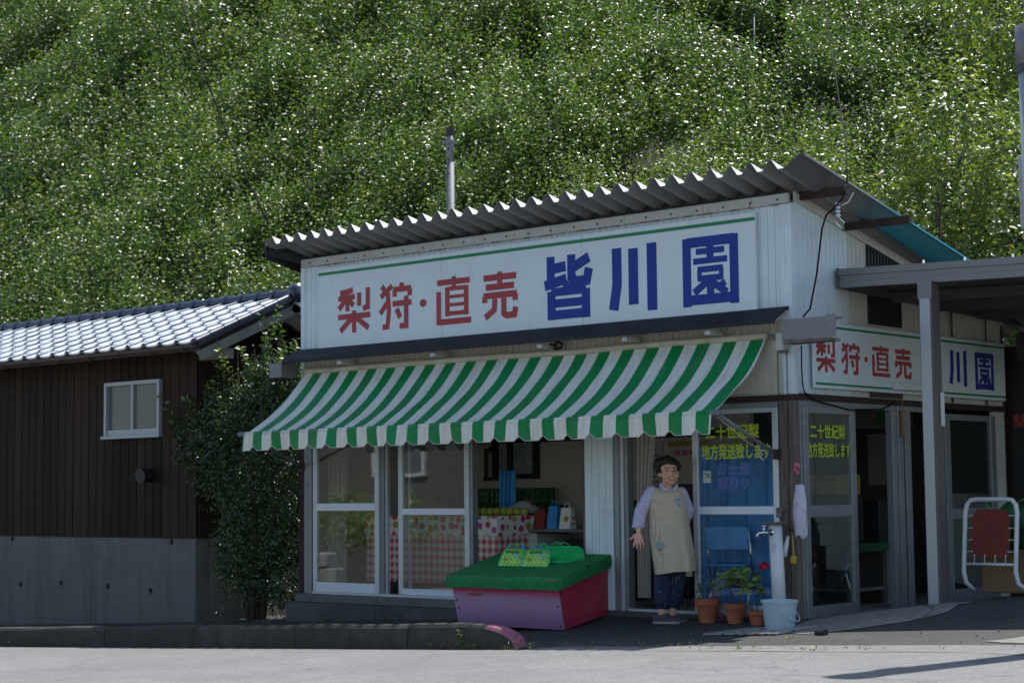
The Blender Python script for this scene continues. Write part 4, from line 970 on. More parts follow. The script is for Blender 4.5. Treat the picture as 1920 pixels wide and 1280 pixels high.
gd = sash(-1.10, -0.165, 0.0, 0.006, 1.84, 0.89, 0.96, 0.075, 'glass sliding door with lime green lettering', st=0.06)
# side wall doors (x = 0 plane, span along y)
SM = 'alu_dark'
sd = sash(0.10, 1.00, 0.012, -0.03, 1.85, 0.86, 0.965, 0.075, 'glass sliding door on the shaded side wall with lime lettering', st=0.085, plane='y', m=SM, gl='glass_side', top=0.06)
for a, b in ((0.03, 0.10), (1.71, 1.80), (1.82, 1.92), (1.96, 2.07)): bx('door_frame', M[SM], shop, -0.06, 0.016, a, b, -0.034, 1.90, 0.004)
bx('door_frame', M[SM], shop, -0.05, 0.014, 0.10, 2.75, 1.852, 1.90)
sd2 = sash(2.75, 3.86, 0.010, -0.03, 1.85, 0.80, 0.90, 0.1, 'rear glass door behind the canopy post', st=0.11, plane='y', m=SM, gl='glass_side', top=0.06)
bx('wall_panel', M['siding_side'], shop, -0.04, 0.004, 3.87, SIDE_END, -0.034, 1.90)
for a in (2.95, 3.7): bx('panel_joint', M['dark_wood'], shop, 0.026, 0.03, a, a+0.025, 2.62, zroof(a)-ZV-0.09); bx('panel_joint', M['dark_wood'], shop, 0.012, 0.02, a, a+0.025, 1.965, 2.03)

# ------------------------------------------------------------------ lettering
STROKES = {
 'nashi': (0.105, [[(.06,.925),(.46,.975)], [(0,.80),(.52,.825)], [(.29,.95),(.29,.50)], [(.25,.79),(.02,.56)], [(.33,.76),(.48,.62)], [(.66,.90),(.66,.60)], [(.93,1.0),(.93,.555),(.78,.535)], [(0,.375),(1,.375)], [(.5,.50),(.5,0)], [(.46,.36),(.07,.055)], [(.54,.36),(.95,.075)]]),
 'kari': (0.105, [[(.40,.95),(.04,.72)], [(.07,.96),(.27,.76),(.30,.40),(.25,.06),(.10,.05)], [(.28,.62),(.02,.36)], [(.70,1.0),(.70,.87)], [(.45,.86),(.99,.86)], [(.48,.86),(.48,.70)], [(.95,.86),(.95,.70)], [(.42,.55),(1,.55)], [(.84,.70),(.84,.05),(.64,.05)], [(.54,.43),(.65,.24)]]),
 'choku': (0.105, [[(.04,.89),(.97,.89)], [(.52,1.0),(.52,.79)], [(.33,.78),(.33,.17)], [(.87,.78),(.87,.17)], [(.33,.745),(.87,.745)], [(.33,.575),(.87,.575)], [(.33,.405),(.87,.405)], [(.33,.225),(.87,.225)], [(.08,.70),(.08,0)], [(.08,.055),(1,.055)]]),
 'bai': (0.115, [[(.04,.885),(.96,.885)], [(.5,1.0),(.5,.67)], [(.10,.685),(.90,.685)], [(.03,.505),(.97,.505)], [(.07,.50),(.07,.36)], [(.93,.50),(.93,.36)], [(.36,.43),(.34,.20),(.08,.04)], [(.61,.43),(.61,.10),(.70,.055),(.90,.06),(.945,.22)]]),
 'mina': (0.135, [[(.14,1.0),(.14,.54)], [(.14,.80),(.45,.83)], [(.01,.545),(.46,.63)], [(.57,1.0),(.57,.64),(.64,.575),(.88,.575),(.93,.76)], [(.62,.80),(.93,.93)], [(.53,.56),(.44,.45)], [(.15,.45),(.15,0)], [(.86,.45),(.86,0)], [(.15,.435),(.86,.435)], [(.15,.255),(.86,.255)], [(.15,.075),(.86,.075)]]),
 'kawa': (0.15, [[(.13,.98),(.13,.42),(.05,.05)], [(.48,.95),(.48,.11)], [(.87,1.0),(.87,0)]]),
 'en': (0.125, [[(.065,1.0),(.065,0)], [(.935,1.0),(.935,0)], [(.065,.935),(.935,.935)], [(.065,.095),(.935,.095)], [(.24,.795),(.76,.795)], [(.19,.655),(.81,.655)], [(.5,.90),(.5,.66)], [(.27,.53),(.73,.53)], [(.27,.40),(.73,.40)], [(.30,.53),(.30,.38)], [(.70,.53),(.70,.38)], [(.46,.36),(.20,.20)], [(.5,.36),(.5,.12)], [(.52,.34),(.80,.17)], [(.77,.32),(.62,.24)]]),
 'dot': (0, []),
}
THIN = {'en': {4: .075, 5: .075, 6: .10, 7: .075, 8: .075, 9: .06, 10: .06, 11: .09, 12: .10, 13: .09, 14: .08}, 'choku': {4: .075, 5: .06, 6: .06, 7: .075}, 'mina': {8: .11, 9: .11, 10: .12}}
def letter(key, a0, a1, z0, z1, plane, pos, m, parent):
    W = a1-a0; H = z1-z0; mb = MB(); asp = W/H
    P3 = (lambda a, z, w: (a, pos - w, z)) if plane == 'x' else (lambda a, z, w: (pos + w, a, z))
    if key == 'dot':
        mb.prism([(a0+W/2+W/2*math.cos(t_), z0+H/2+H/2*math.sin(t_)) for t_ in [2*math.pi*k/16 for k in range(16)]], P3, 0.004)
        return mb.build('letter', m, parent)
    w0, ST = STROKES[key]
    for i, s in enumerate(ST):
        w = THIN.get(key, {}).get(i, w0)/2*H*1.18
        pts = [Vector((a0+u*W, z0+v*H)) for u, v in s]
        L = []; R = []
        for k, p in enumerate(pts):
            d1 = (pts[k]-pts[k-1]).normalized() if k else None
            d2 = (pts[k+1]-pts[k]).normalized() if k < len(pts)-1 else None
            if d1 and d2:
                n1 = Vector((-d1.y, d1.x)); n2 = Vector((-d2.y, d2.x)); nn = (n1+n2).normalized(); sc_ = min(1.6, 1/max(0.3, nn.dot(n1))); nn = nn*sc_
            else:
                d = d1 or d2; nn = Vector((-d.y, d.x))
            L.append(p+nn*w); R.append(p-nn*w)
        d = 0.003 + 0.00035*i
        for k in range(len(pts)-1):
            mb.prism([(L[k].x, L[k].y), (L[k+1].x, L[k+1].y), (R[k+1].x, R[k+1].y), (R[k].x, R[k].y)], P3, d + 0.0001*k)
    return mb.build('letter', m, parent)

sign = empty('shop_sign', (-3.2, -0.05, 2.70), 'wide white signboard above the awning with red and blue lettering', 'sign')
for a, b in ((-6.12, -4.232), (-4.228, -2.35), (-2.346, -0.335)): bx('sign_panel', M['board'], sign, a, b, -0.055, -0.012, 2.70, 3.615, 0.002)
mb = MB(); mb.box(-6.12, -0.335, -0.0585, -0.0555, 3.535, 3.567); mb.build('green_line', M['sign_green'], sign)
for key, a0, a1, z0, z1, m in (('nashi', -5.80, -5.30, 2.868, 3.346, 'sign_red'), ('kari', -5.155, -4.675, 2.866, 3.354, 'sign_red'), ('dot', -4.55, -4.453, 3.066, 3.15, 'sign_red'), ('choku', -4.315, -3.82, 2.858, 3.354, 'sign_red'), ('bai', -3.66, -3.18, 2.866, 3.346, 'sign_red'), ('mina', -2.83, -2.215, 2.80, 3.43, 'sign_blue'), ('kawa', -1.99, -1.425, 2.808, 3.448, 'sign_blue'), ('en', -1.133, -0.528, 2.802, 3.44, 'sign_blue')):
    letter(key, a0, a1, z0, z1, 'x', -0.0555, M[m], sign)
sign2 = empty('side_sign', (0.05, 2.1, 2.0), 'shaded white signboard on the side wall partly hidden by the canopy post', 'sign')
for a, b in ((0.265, 2.15), (2.154, 4.06)): bx('sign_panel', M['board'], sign2, 0.03, 0.06, a, b, 2.015, 2.62, 0.002)
for z in (2.565, 2.045): bx('green_line', M['sign_green'], sign2, 0.0605, 0.064, 0.27, 4.05, z, z+0.02)
for key, a0, a1, z0, z1, m in (('nashi', .294, .616, 2.161, 2.448, 'sign_red'), ('kari', .728, 1.054, 2.161, 2.453, 'sign_red'), ('dot', 1.141, 1.20, 2.288, 2.338, 'sign_red'), ('choku', 1.278, 1.611, 2.164, 2.454, 'sign_red'), ('bai', 1.712, 2.037, 2.163, 2.452, 'sign_red'), ('mina', 2.27, 2.64, 2.125, 2.495, 'sign_blue'), ('kawa', 2.824, 3.205, 2.134, 2.498, 'sign_blue'), ('en', 3.379, 3.79, 2.112, 2.495, 'sign_blue')):
    letter(key, a0, a1, z0, z1, 'y', 0.0605, M[m], sign2)

def text_mesh(body, bold=0.012):
    c = bpy.data.curves.new('t', 'FONT'); c.body = body; c.size = 1.0; c.resolution_u = 3
    o = bpy.data.objects.new('t', c); COL.objects.link(o); bpy.context.view_layer.update()
    me = bpy.data.meshes.new_from_object(o.evaluated_get(bpy.context.evaluated_depsgraph_get()))
    vs = np.empty(len(me.vertices)*3); me.vertices.foreach_get('co', vs); vs = vs.reshape(-1, 3)
    fs = [tuple(p.vertices) for p in me.polygons]
    bpy.data.objects.remove(o); bpy.data.curves.remove(c); bpy.data.meshes.remove(me)
    return vs, fs
def text(body, a0, a1, z0, z1, plane, pos, m, parent, bold=0.02):
    vs, fs = text_mesh(body); lo = vs.min(0); hi = vs.max(0); mb = MB()
    for i, (dx, dz) in enumerate(((0, 0), (bold, 0), (-bold, 0), (0, bold), (0, -bold))):
        q = []
        for v in vs:
            a = a0 + (v[0]-lo[0])/(hi[0]-lo[0])*(a1-a0) + dx*(z1-z0); z = z0 + (v[1]-lo[1])/(hi[1]-lo[1])*(z1-z0) + dz*(z1-z0)
            q.append((a, pos - 0.0004*i, z) if plane == 'x' else (pos + 0.0004*i, a, z))
        mb.add(q, fs)
    return mb.build('lettering', m, parent, fix=False)
text('二十世紀梨', -0.955, -0.375, 1.575, 1.70, 'x', -0.0045, M['lime'], gd, 0.035)
text('地方発送致します', -1.00, -0.255, 1.39, 1.525, 'x', -0.0045, M['lime'], gd, 0.03)
text('お土産', -0.83, -0.47, 1.245, 1.36, 'x', -0.0045, M['violet'], gd, 0.03)
text('梨狩り', -0.83, -0.50, 1.115, 1.225, 'x', -0.0045, M['violet'], gd, 0.03)
text('二十世紀梨', 0.23, 0.83, 1.565, 1.69, 'y', 0.0165, M['lime'], sd, 0.035)
text('地方発送致します', 0.16, 0.92, 1.395, 1.525, 'y', 0.0165, M['lime'], sd, 0.03)
st = empty('sticker', (-0.94, -0.004, 1.23)); st.parent = gd; st.location = Vector((-0.94, -0.004, 1.23)) - WORG[gd]
bx('sticker_paper', M['paper'], st, -0.99, -0.905, -0.0048, -0.0038, 1.175, 1.285)
for k, (a, z) in enumerate(((-0.975, 1.25), (-0.945, 1.245), (-0.965, 1.222), (-0.935, 1.225))): bx('sticker_mark', M['sign_blue'] if k % 2 else M['sign_green'], st, a, a+0.022, -0.0056, -0.005, z, z+0.015)

# ------------------------------------------------------------------ awning
aw = empty('awning', (-3.3, -0.5, 1.58), 'green and white striped awning with scalloped valance over the shop front', 'awning')
AX0, AX1 = -6.37, -0.245; TY, TZ = -0.055, 2.455; BYW, BZ = -0.90, 1.765
mb = MB(); P = []
nv, nu = 16, 120
for j in range(nv+1):
    v = j/nv; row = []
    for i in range(nu+1):
        u = i/nu; x = AX0 + (AX1-AX0)*u
        sag = -0.085*math.sin(math.pi*v**0.85) * (1.0 + 0.12*math.sin(u*9))
        wr = 0.022*mnoise.noise((x*1.4+v*1.2, v*2.2, 0))*math.sin(math.pi*v) + 0.007*mnoise.noise((x*6+v*4, v*4, 4))*math.sin(math.pi*v)
        dent = -0.03*math.exp(-((x+2.45)/0.35)**2)*math.exp(-((v-0.12)/0.16)**2)
        xs_ = x + 0.035*mnoise.noise((x*1.1, v*2.0, 7))*math.sin(math.pi*v)
        y = TY + (BYW-TY)*v; z = TZ + (BZ-TZ)*v + (sag + wr + dent)*0.78
        row.append((xs_, y + (sag+wr)*-0.25, z))
    P.append(row)
mb.grid(P); fab = mb.build('canopy_cloth', M['awning'], aw, True, fix=False)
# valance with scallops, hanging from the front bar
mb = MB(); P = [[], [], [], []]; npt = 12; k0 = int((AX1-AX0)/STRIPE)+2
xs_ = [AX0 + i*0.0145 for i in range(int((AX1-AX0)/0.0145)+1)] + [AX1]
for x in xs_:
    t_ = ((x - (-4.771 + 0.02)) / STRIPE) % 1.0
    zb = 1.585 + 0.045*max(0, 1-min(t_, 1-t_)/0.17)**0.7
    yw = 0.018*math.sin(x*5.2) + 0.008*math.sin(x*13+1)
    for r_, f_ in enumerate((0.0, 0.33, 0.67, 1.0)):
        P[r_].append((x, BYW - 0.03 + yw*f_ , 1.755 + (zb-1.755)*f_))
mb.grid(P); mb.build('valance', M['awning'], aw, True, fix=False)
mb = MB(); ed = [P[3][i] for i in range(0, len(P[3]), 2)]; mb.tube(ed, 0.0035, 5); mb.build('valance_binding', M['siding_cream'], aw)
mb = MB(); mb.cyl((AX0+0.01, BYW, BZ), (AX1-0.01, BYW, BZ), 0.026, n=12); fb = mb.build('front_bar', M['awning'], aw, True)
for a, b in ((AX0-0.10, AX0+0.012), (AX1-0.012, AX1+0.07)):
    mb = MB(); mb.cyl((a, BYW, BZ), (b, BYW, BZ), 0.024, n=12); mb.cyl((a, BYW, BZ), (a+0.03, BYW, BZ), 0.030, n=12); mb.build('bar_end', M['galv'], aw, True)
rollm = mat('soiled cream cloth', (0.50, 0.46, 0.34), 0.7, 0.15, 6, stain=(0.22, 0.17, 0.10), stain_amt=0.7, sscale=5)
mb = MB(); mb.tube([(AX0-0.03 + (AX1-AX0+0.05)*i/40, TY, TZ+0.025 + 0.006*mnoise.noise((i*0.5, 0, 0)) - 0.012*math.exp(-((i-25)/4)**2)) for i in range(41)], 0.032, 10); mb.build('roller', rollm, aw, True)
for s_, xx in ((0, AX0), (1, AX1+0.035)):
    e = (-0.165, -0.05, 1.42) if s_ else (-6.40, -0.05, 1.42)
    mb = MB(); mb.cyl((xx, BYW+0.01, BZ-0.005), e, 0.017, n=10); mb.build('support_arm', M['galv'], aw, True)
    mb = MB(); mb.box(e[0]-0.03, e[0]+0.03, e[1]-0.01, e[1]+0.05, e[2]-0.045, e[2]+0.045); mb.build('arm_bracket', M['rust'], aw)
    mb = MB(); mb.tube([(xx-0.01, BYW+0.02, BZ-0.03), Vector((xx, BYW, BZ)).lerp(Vector(e), 0.5) + Vector((0, 0, -0.07)), (e[0]-0.06, e[1]-0.08, e[2]+0.02)], 0.003, 5); mb.build('cord', M['paper'], aw)
mb = MB(); mb.tube([(-0.24, -0.13, 1.46), (-0.27, -0.16, 1.44), (-0.23, -0.17, 1.42), (-0.26, -0.18, 1.40), (-0.22, -0.17, 1.37)], 0.008, 6); mb.build('cord_knot', M['paper'], aw)
mb = MB(); mb.bbox(-0.10, -0.02, -0.13, -0.02, 2.335, 2.50, 0.01); mb.build('gear_box', M['trim'], aw)
mb = MB(); mb.cyl((-0.2, TY, 2.47), (-0.09, TY-0.02, 2.46), 0.02, n=8); mb.cyl((-0.11, -0.075, 2.325), (0.0, -0.075, 2.325), 0.013, n=8); mb.build('gear_shaft', M['galv'], aw)
def chain(x, y, z0, z1, name, par, m):
    k = int((z1-z0)/0.030); mb = MB()
    for i in range(k):
        z = z1 - i*0.030; o_ = 0.008 if i % 2 else 0.0; q_ = 0.0 if i % 2 else 0.008
        ring = [(x + math.cos(t_)*o_, y + math.cos(t_)*q_, z - 0.014 + math.sin(t_)*0.018) for t_ in [2*math.pi*j/6 for j in range(7)]]
        mb.tube(ring, 0.0028, 4, False)
    return mb.build(name, m, par)
chain(-0.105, -0.085, 1.35, 2.32, 'chain', aw, M['rust']); chain(-0.01, -0.085, 1.25, 2.32, 'chain', aw, M['rust'])
mb = MB(); mb.tube([(-2.75, -0.06, 2.53), (-2.72, -0.10, 2.56), (-2.66, -0.10, 2.54), (-2.64, -0.10, 2.58), (-2.57, -0.10, 2.55), (-2.6, -0.08, 2.52), (-2.68, -0.1, 2.51)], 0.012, 6); mb.build('coiled_cord', M['wire'], aw)

# ------------------------------------------------------------------ display stand with turf cover
ds = empty('display_stand', (-2.8, -0.4, -0.17), 'low pink sided display stand covered with green turf carpet', 'stand')
bxL, bxR = -3.43, -2.10
def hexa_obj(name, pts, m, par, b=0.0):
    mb = MB(); mb.hexa(pts); return mb.build(name, m, par)
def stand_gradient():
    m, n, l, p = _new('faded pink panel with low shade')
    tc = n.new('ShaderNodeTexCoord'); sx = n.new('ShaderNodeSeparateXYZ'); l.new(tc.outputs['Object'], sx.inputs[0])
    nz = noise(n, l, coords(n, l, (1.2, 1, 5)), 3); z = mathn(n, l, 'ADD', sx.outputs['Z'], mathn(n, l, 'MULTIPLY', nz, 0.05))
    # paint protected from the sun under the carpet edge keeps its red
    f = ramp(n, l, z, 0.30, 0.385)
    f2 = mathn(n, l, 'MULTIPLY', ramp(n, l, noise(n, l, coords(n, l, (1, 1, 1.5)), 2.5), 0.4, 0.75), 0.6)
    c = mixc(n, l, f2, (0.47, 0.30, 0.46), (0.52, 0.20, 0.36)); c = mixc(n, l, ramp(n, l, z, 0.24, 0.02), c, (0.26, 0.12, 0.25)); c = mixc(n, l, f, c, (0.60, 0.05, 0.17))  # foot of the panel darkened in the colour for shade
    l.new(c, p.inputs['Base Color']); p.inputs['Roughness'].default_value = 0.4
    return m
M['pinkfade_shade'] = stand_gradient()
hexa_obj('front_panel', [(bxL, -0.70, -0.165), (bxR, -0.70, -0.165), (bxR, -0.67, -0.165), (bxL, -0.67, -0.165), (bxL-0.03, -0.765, 0.25), (bxR-0.02, -0.765, 0.25), (bxR-0.02, -0.735, 0.25), (bxL-0.03, -0.735, 0.25)], M['pinkfade_shade'], ds)
hexa_obj('side_panel', [(bxR-0.02, -0.668, -0.165), (bxR+0.004, -0.690, -0.165), (bxR+0.004, -0.03, -0.055), (bxR-0.02, -0.03, -0.055), (bxR-0.02, -0.733, 0.25), (bxR+0.002, -0.755, 0.25), (bxR+0.002, -0.03, 0.43), (bxR-0.02, -0.03, 0.43)], M['red_panel'], ds)
hexa_obj('side_panel', [(bxL, -0.668, -0.2), (bxL+0.02, -0.668, -0.2), (bxL+0.02, -0.03, -0.12), (bxL, -0.03, -0.12), (bxL-0.02, -0.733, 0.25), (bxL, -0.733, 0.25), (bxL, -0.03, 0.43), (bxL-0.02, -0.03, 0.43)], M['red_panel'], ds)
hexa_obj('back_panel', [(bxL+0.02, -0.05, -0.1), (bxR-0.02, -0.05, -0.1), (bxR-0.02, -0.03, -0.1), (bxL+0.02, -0.03, -0.1), (bxL, -0.05, 0.43), (bxR-0.02, -0.05, 0.43), (bxR-0.02, -0.03, 0.43), (bxL, -0.03, 0.43)], M['red_panel'], ds)
for a, z in ((bxL+0.02, 0.08), (bxL+0.03, 0.0), (bxR-0.04, 0.05), (bxR-0.03, -0.13), (bxL-0.005, 0.2), (bxR-0.045, 0.2)):
    f_ = (z+0.165)/0.415; mb = MB(); mb.cyl((a, -0.70-0.065*f_, z), (a, -0.708-0.065*f_, z), 0.008, n=8); mb.build('nail', M['hole'], ds)
mb = MB(); mb.box(-3.24, -3.08, -0.757, -0.754, 0.128, 0.145); sc_ = mb.build('paint_scrape', M['red_panel'], ds); sc_.location.y -= 0.0
for a in (bxL+0.1, bxR-0.12):
    for y in (-0.6, -0.12): bx('foot', M['dark_wood'], ds, a, a+0.08, y, y+0.05, gz(a, y)-0.01, (-0.16 if y < -0.3 else -0.06)+0.02)
# carpet cover: wavy top with hanging hem
mb = MB(); nx_, ny_ = 30, 16; CX0, CX1 = -3.46, -2.06
ring = []
def ctop(u, v):
    x = CX0 + (CX1-CX0)*u; y = -0.83 + 0.80*v; z = 0.318 + 0.192*v + 0.005*mnoise.noise((x*3, y*3, 1)) ; return (x, y, z)
mb.grid([[ctop(i/nx_, j/ny_) for i in range(nx_+1)] for j in range(ny_+1)])
per = [ctop(i/nx_, 0) for i in range(nx_+1)] + [ctop(1, j/ny_) for j in range(1, ny_+1)]
per = [ctop(0, j/ny_) for j in range(ny_, 0, -1)] + per
rows = [per]
for d, o_ in ((0.02, 0.012), (0.07, 0.016), (0.118, 0.012)):
    r_ = []
    for k, p in enumerate(per):
        w_ = 0.007*mnoise.noise((k*0.35, d*9, 3))
        dx = -(o_+w_) if k < ny_ else ((o_+w_) if k > ny_+nx_ else 0); dy = -(o_+w_) if ny_ <= k <= ny_+nx_ else 0
        r_.append((p[0]+dx, p[1]+dy, p[2] - d + 0.006*mnoise.noise((k*0.2, 5, 5))))
    rows.append(r_)
mb.grid(rows); mb.build('turf_cover', M['turf'], ds, True, fix=False)
mb = MB(); mb.box(-2.16, -2.07, -0.856, -0.8565+0.004, 0.285, 0.30); mb.build('tape', M['grey_top'], ds)
mb = MB(); mb.box(-2.0535, -2.05, -0.42, -0.39, 0.32, 0.42); mb.build('tape', M['black'], ds)

# bags of pears in green nets
def net_bag(cx, cy, w, d, h, rot, label, printed=True, tilt=48):
    zb = 0.318 + 0.192*((cy+0.83)/0.80) + 0.002
    root = empty('fruit_bag', (cx, cy, zb), label, 'bag', 'net bags on the green turf', rz=rot)
    T = math.radians(tilt); cT, sT = math.cos(T), math.sin(T)
    nx, ny = 18, 12; F_ = []; B_ = []
    for j in range(ny+1):
        v = j/ny; rf = []; rb = []
        for i in range(nx+1):
            u = i/nx; ex = max(0, 1-(2*u-1)**4)**.5; ey = max(0, 1-abs(2*v-1)**3)**.5
            hh = h*(0.05+0.95*ex)*ey*(0.8+0.45*abs(mnoise.noise((u*4+cx*7, v*4, 2))))
            x = (u-0.5)*w*(0.80+0.20*ey)*(1.05-.15*v); q = v*d
            rf.append((x, q*cT - hh*sT*.6, q*sT + hh*cT*.6 + .004)); rb.append((x, q*cT + hh*sT*.4, max(.003, q*sT - hh*cT*.4 + .004)))
        F_.append(rf); B_.append(rb)
    if printed:
        mb = MB(); mb.grid(F_); mb.grid(B_); mb.build('printed_bag', M['bagprint'], root, True, fix=False)
        off = lambda p, e: (p[0], p[1]-e*sT, p[2]+e*cT)
        for nm, j0, j1, i0, i1, m in (('label_band', 8, 10, 3, 16, 'lime'), ('label_patch', 4, 7, 10, 15, 'paper'), ('label_patch', 2, 4, 4, 8, 'yellow'), ('label_band', 7, 8, 4, 14, 'sign_green')):
            mb = MB(); mb.grid([[off(p, .003) for p in F_[j][i0:i1]] for j in range(j0, j1+1)]); mb.build(nm, M[m], root, True, fix=False)
        mb = MB()
        for j in (8.6, 9.2):
            jj = int(j); 
            for i in range(4, 14, 2): p = F_[jj][i]; q = F_[jj][i+1]; mb.tube([off(p, .005), off(q, .005)], .004, 4)
        mb.build('print_marks', M['canvas'], root)
    mb = MB(); g = 3 if printed else 1
    for s_ in (1, -1):
        for k in range(-ny, nx+ny+1, g):
            path = []
            for j in range(ny+1):
                i = k + j if s_ > 0 else k + ny - j
                if 0 <= i <= nx:
                    p = F_[j][i]; path.append((p[0]*1.02, p[1]-.006*sT, p[2]+.006*cT))
            if len(path) > 1: mb.tube(path, .0022 if printed else .0035, 4, False)
    for j in (0, ny): mb.tube([(p[0]*1.03, p[1]-.006, p[2]+.004) for p in F_[j]], .005, 5)
    for i in (0, nx): mb.tube([(F_[j][i][0]*1.02, F_[j][i][1], F_[j][i][2]) for j in range(ny+1)], .005, 5)
    mb.build('net', M['net'], root)
    if not printed:
        mb = MB(); mb.grid(B_); mb.build('net_back', M['net_dim'], root, True, fix=False)
    ty, tz = d*cT, d*sT; mb = MB()
    for o_ in (-.03, .03):
        mb.tube([(-.06+o_, ty, tz), (-.05+o_, ty+.02, tz+.045), (o_, ty+.03, tz+.065), (.05+o_, ty+.02, tz+.04), (.06+o_, ty, tz)], .0045, 6)
    mb.build('handle', M['net'], root)
    if printed:
        mb = MB()
        for k in range(9): mb.ball((random.uniform(-.09, .09), ty*.97+random.uniform(-.02, .02), tz*.97+random.uniform(-.01, .03)), (.026, .016, .014), 8, 5)
        mb.build('bunched_top', M['bluesheet'], root, True)
    return root
R42 = math.radians(20)
net_bag(-2.90, -0.52, 0.27, 0.21, 0.09, R42, 'printed fruit bag in green net, left one on the turf stand')
net_bag(-2.60, -0.52, 0.27, 0.21, 0.09, R42, 'printed fruit bag in green net, middle one on the turf stand')
net_bag(-2.46, -0.36, 0.50, 0.24, 0.10, math.radians(30), 'empty looking plain green net bag, right of the printed bags', False, 32)

# ------------------------------------------------------------------ pots, bucket, standpipe and small things by the glass door
def pot(x, y, r, h, label):
    z = gz(x, y) - 0.004
    root = empty('flower_pot', (x, y, z), label, 'flower pot', 'terracotta pots by the glass door')
    mb = MB(); mb.lathe((x, y, z), [(r*.68, 0), (r*.9, h*.72), (r*.92, h*.72), (r*1.02, h*.73), (r*1.05, h), (r*.93, h), (r*.9, h*.88), (0.01, h*.87)], 28)
    autosmooth(mb.build('pot', M['terracotta'], root), 35)
    mb = MB(); mb.lathe((x, y, z), [(0.01, h*.88), (r*.89, h*.885), (r*.5, h*.91), (0.01, h*.915)], 20); mb.build('soil', M['soil'], root)
    return root, z
pr, pz = pot(-0.86, -0.16, 0.115, 0.215, 'largest terracotta pot with small variegated sprigs, nearest the doorway')
lp = []; 
def plant_leaves(root, org, pts, size, m, asp, upn, pale, rng=RNG, nl=7, ln=0.15):
    B = np.array(pts); D = rng.normal(0, .45, (len(B), 3)); D[:, 2] += 1; D /= np.linalg.norm(D, axis=1, keepdims=True)
    P, A, Nn, Ls, Ws, T = shoots_to_leaves(B-np.array(org), D, np.full(len(B), ln)*rng.uniform(.6, 1.2, len(B)), nl, size, rng, pale, .3, asp, upn)
    me = leaf_mesh('leaves', P, A, Nn, Ls, Ws, T, M[m]); o = bpy.data.objects.new('leaves', me); COL.objects.link(o); o.parent = root
mb = MB()
for k in range(5):
    a = random.uniform(0, 6.28); mb.tube([(-0.86+.04*math.cos(a), -0.16+.04*math.sin(a), pz+.19), (-0.86+.09*math.cos(a), -0.16+.09*math.sin(a), pz+.36)], .004, 5)
mb.build('stems', M['bark'], pr)
plant_leaves(pr, (-0.86, -0.16, pz), [(-0.93, -0.18, pz+.22), (-0.95, -0.2, pz+.28), (-0.90, -0.14, pz+.26), (-0.80, -0.2, pz+.27), (-0.78, -0.14, pz+.3), (-0.85, -0.1, pz+.3), (-0.9, -.22, pz+.24)], .045, 'leaf_pot', .6, .6, .6, ln=.16)
# geranium: round leaves built as discs
pr, pz = pot(-0.56, -0.16, 0.10, 0.175, 'terracotta pot with round leaved red geranium, the middle pot')
mb = MB(); ends = []
for k in range(75):
    a = random.uniform(0, 6.28); r_ = random.uniform(0, 1)**.6; e = Vector((-0.50 + .24*r_*math.cos(a), -0.18 + .14*r_*math.sin(a), pz + .36 + .10*(1-r_*r_) + random.uniform(-.09, .04)))
    ends.append(e)
for (dx, dy) in ((-.02, 0), (.02, .01), (0.0, -.03)):
    mb.tube([(-0.56+dx, -0.16+dy, pz+.15), (-0.55+dx*2, -0.17+dy*2, pz+.26), (-0.53+dx*5, -0.18+dy*4, pz+.36)], [.010, .008, .006], 6)
for e in ends: mb.tube([(-0.53+(e.x+.53)*.35, -.18+(e.y+.18)*.3, pz+.32), e], .0025, 4)
mb.build('stems', M['bark'], pr)
me_leafdisc = None
tin = []; mbv = []; mbf = []; 
for e in ends:
    nrm = Vector((random.gauss(0, .4)+.12, random.gauss(0, .4)-.35, 1)).normalized(); a_ = nrm.orthogonal().normalized(); b_ = nrm.cross(a_); R_ = random.uniform(.028, .048); b0 = len(mbv)
    mbv.append(tuple(e - Vector((-0.56, -0.16, pz)) - nrm*.006))
    for k in range(9):
        t_ = 2*math.pi*k/9 + .2; rr = R_*(1 if k else .55)*random.uniform(.92, 1.06); q = e + (a_*math.cos(t_)+b_*math.sin(t_))*rr + nrm*.003*math.sin(3*t_); mbv.append(tuple(q - Vector((-0.56, -0.16, pz))))
    for k in range(9): mbf.append((b0, b0+1+k, b0+1+(k+1) % 9)); tin.append((random.random()*.6+.2, random.uniform(0, .45), random.random()))
me = bpy.data.meshes.new('leaves'); me.from_pydata(mbv, [], mbf); at = me.attributes.new('tint', 'FLOAT_COLOR', 'FACE')
at.data.foreach_set('color', [c for t_ in tin for c in (*t_, 1.0)]); me.materials.append(M['leaf_pot']); o = bpy.data.objects.new('leaves', me); COL.objects.link(o); o.parent = pr
mb = MB(); fc = Vector((-0.22, -0.20, pz+.515))
mb.tube([(-0.36, -0.18, pz+.38), (-0.28, -0.2, pz+.46), fc], .003, 5); mb.build('flower_stalk', M['leaf_bush'], pr)
mb = MB()
for k in range(26):
    v = Vector((random.gauss(0, 1), random.gauss(0, 1), random.gauss(0, 1)+.3)).normalized(); c_ = fc + Vector((v.x*.042, v.y*.042, v.z*.034)); a_ = v.orthogonal().normalized(); b_ = v.cross(a_); 
    mb.add([c_ + (a_*math.cos(t_)+b_*math.sin(t_))*.017 + v*.004*(i % 2) for i, t_ in enumerate([2*math.pi*j/6 for j in range(6)])], [(0, 1, 2, 3, 4, 5)])
mb.build('flower_head', M['petal'], pr, fix=False)
pr, pz = pot(-0.30, -0.20, 0.085, 0.125, 'small low terracotta pot with dry stems between geranium and bucket')
mb = MB()
for k in range(14):
    a = random.uniform(0, 6.28); r_ = random.uniform(0, .05); mb.tube([(-.30+r_*math.cos(a), -.2+r_*math.sin(a), pz+.1), (-.30+r_*1.8*math.cos(a), -.2+r_*1.8*math.sin(a), pz+.1+random.uniform(.05, .13))], .003, 4)
